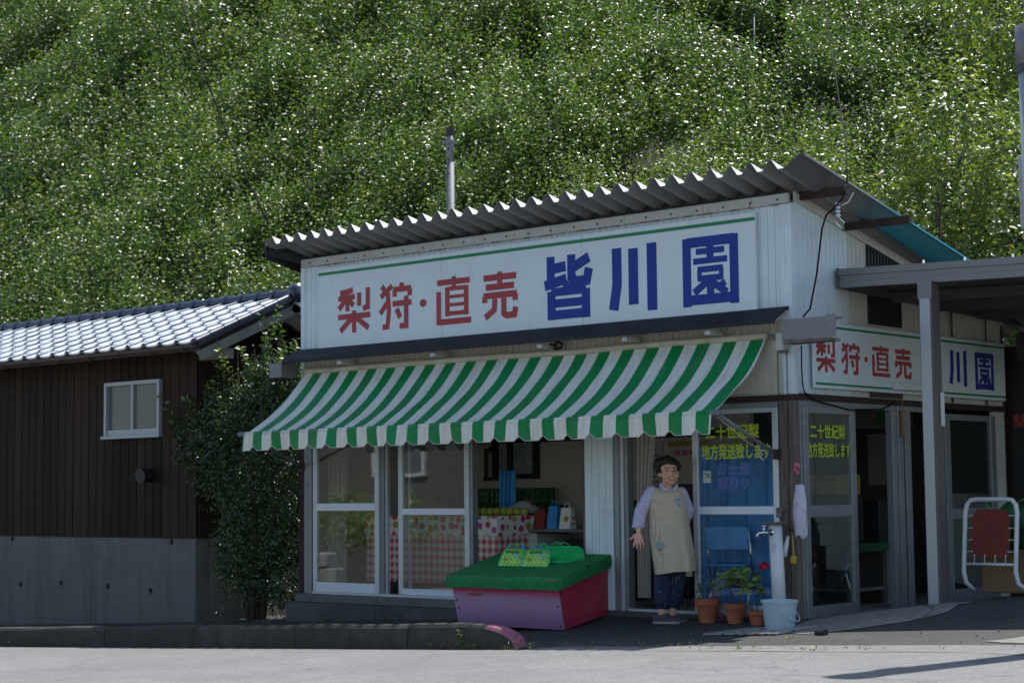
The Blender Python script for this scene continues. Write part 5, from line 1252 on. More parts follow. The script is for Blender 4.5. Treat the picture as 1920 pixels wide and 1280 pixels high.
mb.build('stems', M['bark'], pr)
mb = MB(); pxz = gz(-.68, -.2)
for k in range(8): mb.ball((-.69+random.uniform(-.03, .03), -.19+random.uniform(-.03, .03), pxz+.03+random.uniform(0, .05)), (.016, .016, .008), 7, 4)
mb.tube([(-.69, -.19, pxz), (-.69, -.19, pxz+.06)], .004, 5)
tag(mb.build('small_flower', mat('dark magenta petal', (0.22, 0.03, 0.12), 0.6), None, True), 'tiny dark pink flower on the ground between the two larger pots', 'flower')

bkx, bky = 0.20, -0.62; bkz = gz(bkx, bky) + 0.014
bk = empty('bucket', (bkx, bky, bkz), 'pale blue plastic bucket standing in front of the standpipe', 'bucket')
mb = MB(); mb.lathe((bkx, bky, bkz), [(.118, 0), (.124, .01), (.150, .225), (.160, .226), (.162, .245), (.150, .247), (.145, .235), (.118, .012), (.01, .011)], 32); autosmooth(mb.build('pail', M['bucket'], bk), 35)
mb = MB(); hp = [(bkx+.163*math.cos(t_)*1.0+.01, bky+.163*math.sin(t_)*0.35 - .10*math.sin(t_), bkz+.215-.13*math.sin(t_)) for t_ in [math.pi*k/12 for k in range(13)]]
mb.tube([(bkx+.03+.16*math.sin(t_), bky+.15-.33*t_/math.pi, bkz+.215-.14*math.sin(t_)) for t_ in [math.pi*k/12 for k in range(13)]], .005, 6); mb.build('handle', M['bucket'], bk, True)
mt = MB(); mt.hexa([(-0.36, -0.95, gz(-.36, -.95)+.006), (0.40, -0.98, gz(.4, -.98)+.006), (0.50, -0.50, gz(.5, -.5)+.006), (-0.20, -0.50, gz(-.2, -.5)+.006), (-0.36, -0.95, gz(-.36, -.95)+.02), (0.40, -0.98, gz(.4, -.98)+.02), (0.50, -0.50, gz(.5, -.5)+.02), (-0.20, -0.50, gz(-.2, -.5)+.02)])
tag(mt.build('drain_board', M['tray_print'], None), 'flat board strewn with coloured scraps lying under the bucket', 'board')
sp = empty('standpipe', (-0.10, -0.17, -0.07), 'white plastic water standpipe with chrome tap by the corner post', 'tap')
mb = MB(); mb.cyl((-0.085, -0.17, -0.1), (-0.115, -0.17, 0.80), 0.062, 0.060, n=20); mb.build('column', M['pvc'], sp, True)
mb = MB(); mb.bbox(-0.20, -0.03, -0.25, -0.09, 0.80, 0.825, .006); mb.build('cap', M['wood_old'], sp)
mb = MB(); mb.cyl((-0.118, -0.22, 0.735), (-0.118, -0.235, 0.735), .03, n=12); mb.tube([(-0.12, -0.23, .735), (-0.15, -0.30, .735), (-0.18, -.345, .73), (-0.19, -.36, .69)], [.014, .014, .013, .013], 8); mb.cyl((-.15, -.30, .74), (-.15, -.30, .785), .012, n=8); mb.ball((-.15, -.30, .79), (.028, .012, .012), 8, 5); mb.build('tap', M['chrome'], sp, True)
bx('label_plate', M['paper'], sp, -0.135, -0.085, -0.2335, -0.231, 0.56, 0.64)
mb = MB(); mb.tube([(-0.05, -.12, .74), (-0.02, -.1, .76), (0.0, -.05, .75)], .004, 5); mb.build('tie_wire', M['wire'], sp)
ld = MB(); ld.lathe((-0.05, -0.33, gz(-.05, -.33)+.13), [(.005, 0), (.045, .01), (.068, .03), (.07, .034), (.062, .03), (.04, .016), (.005, .008)], 16, 1.2, .9); ld.tube([(0.03, -.33, gz(-.05, -.33)+.16), (.09, -.2, .12), (.1, -.08, .16)], .006, 6)
tag(ld.build('ladle', M['chrome'], None, True), 'metal scoop resting against the standpipe above the bucket', 'scoop')
br = MB(); br.tube([(-0.01, -.06, .72), (0.005, -.075, .60), (0.01, -.08, .53)], .007, 6); br.bbox(-0.012, .035, -.105, -.06, .46, .53, .008)
tag(br.build('scrub_brush', M['yellow'], None), 'yellow scrubbing brush hanging on the corner post', 'brush')
br = MB(); br.tube([(-0.035, -.09, .70), (-0.05, -.11, .60), (-.055, -.115, .52)], [.014, .022, .016], 8)
tag(br.build('hanging_scoop', M['pvc'], None, True), 'white plastic ladle hanging beside the yellow brush', 'ladle')
# plastic bag hanging on the post
mb = MB(); P = []
for j in range(13):
    v = j/12; row = []
    for i in range(17):
        t_ = 2*math.pi*i/16; rr = .045 + .028*math.sin(v*2.6) + .012*math.sin(5*t_+j*.5)*(0.3+v); row.append((.075+rr*math.cos(t_)*.9, -.06+rr*.55*math.sin(t_), 1.15-.46*v + (.02*math.sin(3*t_) if j == 12 else 0)))
    P.append(row)
mb.grid(P); tag(mb.build('plastic_bag', M['towel'], None, True, fix=False), 'white plastic bag with red print hanging on the corner post', 'bag')
mb = MB(); 
for k in range(9): mb.ball((.05+random.uniform(-.02, .02), -.05+random.uniform(-.02, .01), 1.28+random.uniform(-.05, .05)), (.02, .014, .022), 7, 5)
mb.tube([(.05, -.04, 1.36), (.045, -.03, 1.42)], .003, 4)
tag(mb.build('pink_charm', M['tarp_pink'], None, True), 'small pink cloth bundle tied to the corner post above the bag', 'charm')
mb = MB(); mb.cyl((0.80, -1.02, gz(.8, -1.02)+.02), (0.90, -1.05, gz(.9, -1.05)+.022), .024, n=12); mb.cyl((0.89, -1.047, gz(.9, -1.05)+.022), (0.905, -1.052, gz(.9, -1.05)+.022), .030, n=12)
tag(mb.build('drain_pipe', M['black'], None), 'short dark drain pipe end lying on the forecourt', 'pipe')
# lock on glass door
mb = MB(); mb.bbox(-.185, -.13, -.05, -.021, .86, .95, .006); mb.tube([(-.16, -.06, .93), (-.12, -.07, .945), (-.1, -.06, .92)], .01, 6); lk = mb.build('lock', M['galv'], gd)

# ------------------------------------------------------------------ carport canopy, post, roadside pole
cp = empty('carport', (1.2, 2.0, 0.05), 'grey aluminium carport canopy over the side entrance', 'canopy')
def csl(x): return -0.030*x
mb = MB()
for z0, z1, y0 in ((2.955, 3.012, .735), (3.014, 3.066, .742), (3.068, 3.128, .728)):
    x1 = 3.6; mb.hexa([(.05, y0, z0+csl(.05)), (x1, y0, z0+csl(x1)), (x1, .80, z0+csl(x1)), (.05, .80, z0+csl(.05)), (.05, y0, z1+csl(.05)), (x1, y0, z1+csl(x1)), (x1, .80, z1+csl(x1)), (.05, .80, z1+csl(.05))])
mb.build('front_beam', M['canopy'], cp)
mb = MB(); mb.hexa([(.035, .72, 2.948), (.05, .72, 2.948), (.05, 5.2, 2.82), (.035, 5.2, 2.82), (.035, .72, 3.135), (.05, .72, 3.135), (.05, 5.2, 3.0), (.035, 5.2, 3.0)]); mb.build('side_beam', M['post_dark'], cp)
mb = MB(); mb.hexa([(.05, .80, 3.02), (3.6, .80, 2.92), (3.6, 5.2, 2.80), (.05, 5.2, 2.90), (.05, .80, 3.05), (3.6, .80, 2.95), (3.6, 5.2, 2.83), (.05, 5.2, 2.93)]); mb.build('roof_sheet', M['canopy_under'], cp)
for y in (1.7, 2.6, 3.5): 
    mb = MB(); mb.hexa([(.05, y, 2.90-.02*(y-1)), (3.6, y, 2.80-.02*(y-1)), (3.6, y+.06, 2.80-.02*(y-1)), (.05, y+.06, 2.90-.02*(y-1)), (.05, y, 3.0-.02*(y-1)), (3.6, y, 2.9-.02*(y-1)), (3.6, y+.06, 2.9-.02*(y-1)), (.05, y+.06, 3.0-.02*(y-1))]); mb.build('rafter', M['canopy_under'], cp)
for xx in (.9, 1.3, 1.75):
    mb = MB(); mb.cyl((xx, .77, 3.10+csl(xx)), (xx, .77, 3.16+csl(xx)), .012, n=6); mb.build('bolt', M['chrome'], cp)
bx('post', M['post'], cp, .885, .985, .70, .705, .06, 2.80); 
mb = MB(); mb.bbox(.875, 1.00, .706, .86, .06, 2.92, .006); mb.build('post', M['post_dark'], cp)  # post sides darkened in colour for the shade under the canopy
mb = MB(); mb.box(.868, 1.005, .698, .7045, 2.78, 2.94); mb.build('post_collar', M['canopy'], cp)
bx('conduit', M['pvc'], cp, 1.006, 1.03, .80, .83, 1.65, 1.95)

up_ = empty('roadside_pole', (3.40, -2.25, 0.0), 'grey steel roadside pole at the right edge of the picture', 'pole')
mb = MB(); mb.cyl((3.40, -2.25, -.1), (3.40, -2.25, 3.97), .125, n=18); mb.build('shaft', M['post'], up_, True)
mb = MB(); mb.cyl((3.40, -2.25, 3.95), (3.40, -2.25, 4.22), .14, n=18); mb.build('head', M['canopy'], up_, True)
mb = MB(); mb.cyl((3.40, -2.25, 3.90), (3.40, -2.25, 3.95), .134, n=18); mb.build('collar', M['steel_dark'], up_)
mb = MB(); mb.bbox(3.245, 3.275, -2.27, -2.23, 2.85, 3.35, .008); mb.build('sign_plate', mat('rusty plate', (0.35, 0.36, 0.36), 0.6, 0.1, 6, stain=(0.22, 0.07, 0.03), stain_amt=0.9, sscale=5), up_)

# cables
def cable(pts, r, label, m='wire'):
    mb = MB(); mb.tube(pts, r, 6); tag(mb.build('cable', M[m], None, True), label, 'cable')
cable([(-16.4, 6.0, 10.2), (-15.6, 6.0, 8.45), (-14.9, 6.0, 7.15), (-14.3, 6.0, 6.2), (-13.9, 6.0, 5.6)], .014, 'thin dark cable hanging in front of the orchard at the upper left')
cable([(-3.3, 6.0, 7.8), (-2.3, 4.6, 6.6), (-1.0, 2.6, 5.2), (-.1, 1.2, 4.35), (.50, .16, 3.80)], .007, 'thin dark service cable running from the slope to the roof corner')
cable([(.50, .14, 3.79), (.49, .10, 3.66), (.40, .08, 3.57), (.34, .06, 3.52), (.30, .05, 3.40), (.24, .04, 3.0), (.17, .03, 2.7), (.10, .02, 2.63)], .009, 'black cable dropping from the roof corner down the side wall')
cable([(.08, .02, 2.38), (.05, .06, 2.2), (.03, .1, 2.05), (.035, .12, 1.97), (.04, .3, 1.90), (.045, .9, 1.83), (.045, 1.5, 1.86), (.04, 1.75, 1.93)], .007, 'black cable draped below the side sign over the glass door')
ins = MB()
for k in range(4): ins.lathe((.43, .11, 3.50+k*.035), [(.008, 0), (.022, .008), (.022, .02), (.008, .028)], 10)
ins.tube([(.46, .12, 3.60), (.53, .12, 3.62), (.58, .13, 3.70)], .006, 5); ins.tube([(.44, .1, 3.5), (.5, .1, 3.44), (.46, .1, 3.4), (.42, .08, 3.46)], .006, 5)
tag(ins.build('insulator', M['pvc'], None), 'small white cable insulator under the roof corner', 'insulator')
mb = MB(); mb.bbox(.062, .13, 1.64, 2.52, 2.045, 2.115, .008); tag(mb.build('tube_lamp', M['white_paint'], None), 'white fluorescent lamp housing on the bottom edge of the side sign', 'lamp')
mb = MB(); mb.bbox(.025, .06, 1.86, 1.90, 1.60, 1.86, .004); mb.tube([(.04, 1.88, 1.86), (.04, 1.87, 2.0)], .004, 5); tag(mb.build('wooden_tag', M['cardboard'], None), 'small yellow wooden tag hanging by the side door frame', 'tag')
# rear annex under the carport
an = empty('annex_wall', (2.2, 4.6, 0.0), 'shaded cream annex wall under the rear of the carport', 'wall')
for i in range(6): bx('wall_board', M['siding_side'], an, .10+i*.62+.003, .10+(i+1)*.62-.003, 4.5, 4.6, -.05, 2.75, .004)
bx('dark_post', M['dark_wood'], an, -.25, .18, 4.24, 4.498, -.05, 2.6)
hb = MB(); hb.bbox(.55, 1.5, 3.3, 3.7, 2.36, 2.66, .02); tag(hb.build('wall_heater', M['black'], None), 'black box hanging under the carport roof at the right edge', 'box')
ns = empty('notice_board', (.4, 4.21, 1.0), 'black notice board with red lettering at the right edge', 'sign')
bx('board', M['black'], ns, .05, .75, 4.20, 4.225, 1.05, 1.97); text('梨', .07, .20, 1.74, 1.88, 'x', 4.198, M['sign_red'], ns, .03)

# folded camp beds, carton and netting
def camp_bed(x0, y0, label):
    z0 = gz(x0+.3, y0) + .01
    r = empty('camp_bed', (x0+.25, y0, z0), label, 'camp bed', 'white framed camp beds leaning under the carport')
    W = .50; H = .80
    def P_(u, v): return (x0+u*W, y0 + .10*v - .03 + .05*max(0, .18-v)*6*0 , z0+.06+v*H)
    path = [(x0+.06, y0+.06, z0+.05), (x0+.02, y0-.01, z0+.12)] + [P_(0, v) for v in (.2, .5, .85)] + [P_(.03, .94), P_(.10, .99), P_(.2, 1.0), P_(.8, 1.0), P_(.90, .99), P_(.97, .94)] + [P_(1, v) for v in (.85, .5, .2)] + [(x0+W+.02, y0-.01, z0+.12), (x0+W+.08, y0+.06, z0+.05)]
    mb = MB(); mb.tube(path, .021, 10); mb.build('frame', M['white_paint'], r, True)
    mb = MB(); mb.tube([P_(0, .28), P_(1, .28)], .013, 8); mb.build('cross_bar', M['white_paint'], r, True)
    mb = MB(); poly = [(.14, .36), (.86, .36), (.88, .6), (.86, .80), (.78, .89), (.22, .89), (.12, .80), (.11, .6)]
    mb.add([P_(u, v) for u, v in poly] + [(P_(u, v)[0], P_(u, v)[1]+.006, P_(u, v)[2]) for u, v in poly], [tuple(range(8)), tuple(range(8, 16))] + [(i, (i+1) % 8, (i+1) % 8+8, i+8) for i in range(8)]); mb.build('canvas', M['canvas'], r)
    for (u, v, e) in ((.12, .82, 0), (.11, .68, 0), (.11, .55, 0), (.13, .42, 0), (.88, .82, 1), (.88, .68, 1), (.88, .55, 1), (.87, .42, 1)):
        mb = MB(); mb.tube([P_(u, v), P_(e, v)], .0035, 5); mb.ball(P_(u+(.02 if e == 0 else -.02), v), .008, 6, 4); mb.build('spring', M['white_paint'], r)
    for u in (.2, .4, .6, .8):
        mb = MB(); mb.tube([P_(u, .37), P_(u, .28)], .0035, 5); mb.ball(P_(u, .38), .008, 6, 4); mb.build('spring', M['white_paint'], r)
    return r
camp_bed(.93, 1.30, 'white tube framed camp bed with dark red canvas beside the carport post')
camp_bed(1.49, 1.42, 'second white framed camp bed cut off by the right edge')
mb = MB(); mb.bbox(.97, 1.95, 1.55, 2.05, gz(1.4, 1.8)+.02, .55, .01); mb.box(.97, 1.95, 1.546, 1.549, .43, .46); tag(mb.build('carton', M['cardboard'], None), 'brown cardboard carton behind the camp beds', 'carton')
nt = empty('net_pile', (1.45, 1.8, .55), 'heap of green netting on top of the cardboard carton', 'netting')
mb = MB()
for k in range(9):
    cx_, cy_ = 1.05+k*.095+random.uniform(-.03, .03), 1.75+random.uniform(-.1, .1)
    mb.ball((cx_, cy_, .72+.09*math.sin(k*.8)), (.13, .12, .15+.04*random.random()), 10, 7)
mb.box(1.0, 1.9, 1.62, 1.98, .55, .70); mb.build('bundle', M['crate'], nt, True)
mb = MB()
for k in range(26):
    c_ = Vector((1.0+random.random()*.9, 1.62+random.uniform(-.02, .2), .72+random.random()*.24)); mb.tube([c_ + Vector((.07*math.cos(t_), .02*math.sin(2*t_), .05*math.sin(t_))) for t_ in [2*math.pi*j/10 for j in range(9)]], .004, 4)
mb.build('strands', M['net'], nt)

# ------------------------------------------------------------------ inside the shop
tb = empty('cloth_table', (-4.8, .8, -.02), 'long table inside draped with floral vinyl over a red checked cloth', 'table')
TX0, TX1, TYF, TYB, TT = -5.85, -3.94, .42, 1.15, .865
bx('table_top', M['floral'], tb, TX0, TX1, TYF, TYB, TT-.02, TT, .005)
def drape(name, z0, z1, m, off):
    mb = MB(); P = []
    path = [(TX0-off, TYB)] + [(TX0-off, TYF-off)] + [(TX0-off+(TX1-TX0+2*off)*i/60, TYF-off) for i in range(1, 61)] + [(TX1+off, TYF-off+(TYB-TYF)*j/12) for j in range(1, 13)]
    for (k, z) in enumerate([z1 + (z0-z1)*q/5 for q in range(6)]):
        row = []
        for i, (x, y) in enumerate(path):
            w_ = (.012*math.sin(i*.55) + .008*mnoise.noise((i*.21, 3, 0)))*(k/5)
            row.append((x + (w_ if i > 62 else 0), y - (w_ if 1 <= i <= 62 else 0), z + (.015*mnoise.noise((i*.15, 9, 0)) if k == 5 else 0)))
        P.append(row)
    mb.grid(P); return mb.build(name, m, tb, True, fix=False)
drape('floral_cloth', .66, TT+.002, M['floral'], .018); drape('checked_cloth', .15, .80, M['gingham'], .006)
for a in (TX0+.08, TX1-.12):
    for y in (TYF+.06, TYB-.1): bx('leg', M['dark_wood'], tb, a, a+.04, y, y+.04, -.022, TT-.02)
# pears in a row
mb = MB(); pp = [(0.004, .0), (.03, .004), (.045, .022), (.048, .045), (.040, .068), (.022, .082), (.008, .080)]
mb.lathe((0, 0, 0), pp, 14); mb.tube([(0, 0, .078), (.004, 0, .098)], .003, 5); pear_me = mb.mesh('pear', M['pear'], True)
pearlab = ['first', 'second', 'third', 'fourth', 'fifth', 'sixth', 'seventh', 'eighth']
for i in range(8):
    o = link(pear_me, 'pear', None, (-4.66+i*.098, .93+.02*random.random(), TT+.001), (0, 0, random.uniform(0, 6)))
    tag(o, '%s round yellow-green pear from the left in the row on the table' % pearlab[i], 'pear', 'pears lined up on the table')
t2 = empty('grey_table', (-3.6, 1.25, -.02), 'grey topped table with white drawer inside the open shop front', 'table')
bx('table_top', M['grey_top'], t2, -4.30, -2.75, .92, 1.6, .69, .72, .004); bx('drawer_unit', M['paper'], t2, -4.27, -3.82, .95, 1.5, .0, .67, .004)
bx('side_leg', M['steel_dark'], t2, -2.85, -2.80, .95, 1.55, -.02, .69); bx('shelf_box', M['steel_dark'], t2, -3.75, -3.0, 1.3, 1.55, .0, .60)
bx('floral_box', M['floral'], t2, -4.2, -3.65, 1.0, 1.3, .721, .86)
# shopping bags
def shopbag(x, y, z, w, h, m, label):
    mb = MB(); mb.hexa([(x-w/2, y-.05, z), (x+w/2, y-.05, z), (x+w/2, y+.06, z), (x-w/2, y+.06, z), (x-w/2*.85, y-.02, z+h), (x+w/2*.85, y-.02, z+h), (x+w/2*.85, y+.03, z+h), (x-w/2*.85, y+.03, z+h)])
    mb.tube([(x-.04, y, z+h-.01), (x-.02, y, z+h+.05), (x+.02, y, z+h+.05), (x+.04, y, z+h-.01)], .005, 5)
    tag(mb.build('shopping_bag', m, None), label, 'bag')
shopbag(-3.78, .98, .722, .16, .20, M['canvas'], 'red printed shopping bag on the grey table')
shopbag(-3.60, .98, .722, .13, .24, M['bluesheet'], 'blue shopping bag on the grey table')
shopbag(-3.44, 1.0, .722, .15, .22, M['floral'], 'white and red flower printed bag on the grey table')
mb = MB(); P = []
for j in range(9):
    P.append([(-4.42+.5*i/10, 1.0+.3*j/8, TT+.02+.16*math.sin(math.pi*i/10)*math.sin(math.pi*j/8)*(.8+.4*abs(mnoise.noise((i*.6, j*.6, 3))))) for i in range(11)])
mb.grid(P)
tag(mb.build('wrapped_fruit', M['poly'], None, True, fix=False), 'crumpled clear plastic heap behind the row of pears', 'plastic')
def crate(x, y, z, w, d, h, label):
    r = empty('crate', (x+w/2, y+d/2, z), label, 'crate', 'green plastic crates inside the shop')
    t = .012
    for s_, (a, b, c, e) in enumerate(((x, x+w, y, y+t), (x, x+w, y+d-t, y+d), (x, x+t, y+t, y+d-t), (x+w-t, x+w, y+t, y+d-t))):
        mb = MB(); mb.box(a, b, c, e, z, z+h*.18); mb.box(a, b, c, e, z+h*.78, z+h); mb.box(a, b, c, e, z+h*.44, z+h*.54)
        k = 6
        for i in range(k+1):
            if s_ < 2: q = a+(b-a-.02)*i/k; mb.box(q, q+.02, c+.002, e-.002, z+h*.18, z+h*.78)
            else: q = c+(e-c-.02)*i/k; mb.box(a+.002, b-.002, q, q+.02, z+h*.18, z+h*.78)
        mb.build('side', M['crate'], r)
    bx('bottom', M['crate'], r, x+t, x+w-t, y+t, y+d-t, z, z+.01)
bx2 = MB(); bx2.bbox(-5.9, -4.7, 2.05, 2.55, -.02, .96, .006); tag(bx2.build('rear_counter', M['dark_wood'], None), 'dark counter along the rear wall carrying green crates', 'counter')
crate(-5.76, 2.1, .962, .46, .36, .20, 'green plastic crate on the rear counter, the one under the window'); crate(-5.28, 2.1, .962, .46, .36, .20, 'green plastic crate on the rear counter, right of the other one')
for k, z in enumerate((.722, .722+.15)):
    crate(-3.32, 1.2, z, .46, .34, .145, ['lower green crate of the pair on the grey table', 'upper green crate of the pair on the grey table'][k])
mr = empty('wall_mirror', (-5.9, 2.57, 1.3), 'small dark framed mirror hanging left of the rear window', 'mirror')
for a in ((-6.02, -5.985, 1.30, 1.60), (-5.815, -5.78, 1.30, 1.60)): bx('frame', M['dark_wood'], mr, a[0], a[1], 2.565, 2.598, a[2], a[3])
bx('frame', M['dark_wood'], mr, -6.03, -5.77, 2.56, 2.598, 1.255, 1.30); 
mb = MB(); mb.prism([(-6.03, 1.60), (-5.77, 1.60), (-5.79, 1.64), (-5.85, 1.65), (-5.90, 1.68), (-5.95, 1.65), (-6.01, 1.64)], lambda u, v, w: (u, 2.598-w, v), .035); mb.build('crest', M['dark_wood'], mr)
bx('glass', mat('mirror glass', (0.55, 0.55, 0.52), 0.08, 0.02, metal=0.9), mr, -5.985, -5.815, 2.585, 2.596, 1.30, 1.60)
# curtains
def curtain(x0, x1, y, z0, z1, label, taper=1.0, m='curtain'):
    mb = MB(); P = []
    for j in range(14):
        v = j/13; row = []
        for i in range(41):
            u = i/40; w_ = (x1-x0)*(1-(1-taper)*math.sin(min(1, v*1.2)*math.pi/2)); row.append((x0+w_*u, y+.025*math.sin(u*26+v*1.5), z1+(z0-z1)*v))
        P.append(row)
    mb.grid(P); tag(mb.build('curtain', M[m], None, True, fix=False), label, 'curtain')
curtain(-1.865, -1.62, .13, .1, 1.84, 'beige curtain gathered at the left of the doorway', .55)
curtain(-6.22, -5.9, .16, .1, 1.83, 'pale curtain behind the leftmost sliding sash', .9)
curtain(-4.62, -4.38, 1.25, .88, 1.35, 'small bright blue cloth hanging behind the middle sash', .95, 'bluesheet')
# blue sheet, folding chair and papers behind the glass door
curtain(-1.33, -.42, .42, .03, 1.50, 'large blue sheet hanging behind the lettered glass door', 1.0, 'bluesheet')
def folding_chair(x, y, rz, label, m):
    r = empty('folding_chair', (x, y, -.02), label, 'chair', 'folding chairs in the shop', rz=rz)
    for s_ in (-1, 1):
        mb = MB(); mb.tube([(s_*.2, -.22, 0), (s_*.2, 0, .42), (s_*.2, .12, .80)], .011, 7); mb.build('leg', M['chrome'], r, True)
        mb = MB(); mb.tube([(s_*.18, .2, 0), (s_*.18, -.16, .44)], .011, 7); mb.build('leg', M['chrome'], r, True)
    mb = MB(); mb.bbox(-.19, .19, -.2, .17, .43, .46, .01); mb.build('seat', M[m], r)
    mb = MB(); mb.bbox(-.2, .2, .09, .12, .58, .80, .01); mb.build('backrest', M[m], r)
folding_chair(-.86, .22, math.radians(200), 'blue backed folding chair just behind the lettered glass door', 'bluesheet')
folding_chair(-.55, 1.35, math.radians(60), 'black folding chair inside the side doorway', 'black')
t3 = empty('small_table', (-.85, 1.9, -.02), 'pale legged table with green top seen through the side glass door', 'table')
bx('table_top', M['crate'], t3, -1.25, -.35, 1.5, 2.3, .50, .58); 
for a in (-1.22, -.42):
    for y in (1.53, 2.23): bx('leg', M['alu_dark'], t3, a, a+.045, y, y+.045, -.02, .50)
bx('shelf', M['alu_dark'], t3, -1.2, -.4, 1.58, 2.22, .12, .15)
mb = MB(); mb.bbox(-1.1, -.6, 1.7, 2.15, 1.05, 1.25, .01); tag(mb.build('yellow_case', M['yellow'], None), 'dull yellow plastic case on the dark cabinet behind the side glass', 'case')
bx3 = MB(); bx3.bbox(-1.5, -.5, 2.32, 2.8, -.02, 1.0, .006); tag(bx3.build('dark_cabinet', M['steel_dark'], None), 'dark cabinet deep inside the side doorway', 'cabinet')
bx4 = MB(); bx4.bbox(-1.12, -.58, 1.68, 2.16, .585, 1.045, .01); tag(bx4.build('fridge', M['steel_dark'], None), 'dark appliance on the green table carrying the yellow case', 'appliance')
ps = empty('wall_poster', (-1.2, 4.08, 1.3), 'white paper poster on the back wall with a banner above it', 'poster')
M['dim_paper'] = mat('gloom darkened paper', (0.22, 0.21, 0.18), 0.8, 0.1)  # white poster paper, its colour darkened for the dim room
bx('sheet', M['dim_paper'], ps, -1.62, -1.1, 4.085, 4.095, 1.15, 1.72); bx('banner', M['dim_paper'], ps, -1.95, -1.05, 4.085, 4.095, 1.78, 2.02)
for k in range(3): bx('banner_mark', M['sign_green'] if k < 2 else M['sign_red'], ps, -1.5+k*.16, -1.38+k*.16, 4.078, 4.084, 1.83, 1.96)
for k in range(7): bx('print_line', M['grey_top'], ps, -1.58, -1.58+random.uniform(.2, .42), 4.080, 4.084, 1.22+k*.065, 1.235+k*.065)
ps = empty('price_list', (-3.55, 2.59, 1.2), 'grey printed price list on the wall behind the doorway', 'poster')
bx('sheet', M['paper'], ps, -3.72, -3.34, 2.585, 2.597, 1.0, 1.66)
for k in range(9):
    for q in range(2): bx('print_line', M['grey_top'], ps, -3.68+q*.17, -3.68+q*.17+random.uniform(.06, .13), 2.578, 2.584, 1.08+k*.06, 1.10+k*.06)
ps = empty('banner_poster', (-3.05, 2.59, 1.45), 'yellow and red banner on the wall above the person', 'poster')
bx('sheet', M['paper'], ps, -3.28, -2.72, 2.585, 2.597, 1.48, 1.72); bx('band', M['yellow'], ps, -3.28, -2.72, 2.5845, 2.5849, 1.60, 1.66); 
for k in range(4): bx('banner_mark', M['tarp_pink'] if k < 3 else M['sign_blue'], ps, -3.18+k*.10, -3.11+k*.10, 2.576, 2.584, 1.50, 1.56)
mb = MB(); mb.bbox(-2.95, -2.45, 2.0, 2.55, -.02, 1.18, .01); tag(mb.build('floor_cabinet', M['black'], None), 'black cabinet in the dark room behind the person', 'cabinet')
mb = MB(); mb.tube([(-1.72, .35, .0), (-1.70, .34, .02)], .04, 8); mb.bbox(-1.78, -1.50, .20, .30, -.02, .03, .012); tag(mb.build('sandals', M['black'], None), 'dark sandals lying on the shop floor inside the doorway', 'sandals')
mb = MB(); mb.bbox(-2.0, -1.70, .75, 1.05, .45, .49, .01)
for a in (-1.98, -1.74):
    for y in (.77, 1.01): mb.cyl((a, y, -.02), (a, y, .46), .012, n=6)
mb.bbox(-2.0, -1.70, 1.03, 1.06, .49, .88, .01); tag(mb.build('shop_chair', M['black'], None), 'dark chair standing in the gloom of the doorway behind the curtain', 'chair')

# ------------------------------------------------------------------ the person in the doorway (local: x to the viewer's right, -y to the viewer)
PX, PY = -1.185, -0.295
PZ = gz(PX, PY)
person = empty('person', (PX, PY, PZ), 'smiling person in checked beige apron and lilac blouse standing in the doorway', 'person', rz=math.atan2(0.658, 0.753))
person.scale = (1.05, 1.03, 0.975)
def fused(name, shapes, voxel, m, smooth_it=3, parent=person):
    mb = MB()
    for s in shapes:
        if s[0] == 'b': mb.ball(s[1], s[2], 16, 12)
        elif s[0] == 't': mb.tube(s[1], s[2], 14)
        elif s[0] == 'tb':
            mb.tube(s[1], s[2], 14); mb.ball(s[1][0], s[2][0], 12, 8); mb.ball(s[1][-1], s[2][-1], 12, 8)
            for p_, r_ in zip(s[1][1:-1], s[2][1:-1]): mb.ball(p_, r_*0.99, 12, 8)
    me = mb.mesh('tmp', None); o = bpy.data.objects.new('tmp', me); COL.objects.link(o)
    md = o.modifiers.new('r', 'REMESH'); md.mode = 'VOXEL'; md.voxel_size = voxel
    sm = o.modifiers.new('s', 'SMOOTH'); sm.factor = 0.5; sm.iterations = smooth_it
    bpy.context.view_layer.update()
    out = bpy.data.meshes.new_from_object(o.evaluated_get(bpy.context.evaluated_depsgraph_get())); out.name = name
    bpy.data.objects.remove(o)
    out.materials.clear(); out.materials.append(m)
    out.polygons.foreach_set('use_smooth', [True]*len(out.polygons)); out.update()
    r = bpy.data.objects.new(name, out); COL.objects.link(r); r.parent = parent
    return r
HC = Vector((0.012, -0.012, 1.415))
hd = lambda x, y, z: (HC.x + x + 0.12*(-y) - 0.13*z, HC.y + y + 0.12*x, HC.z + z)     # head turned slightly to the viewer's right
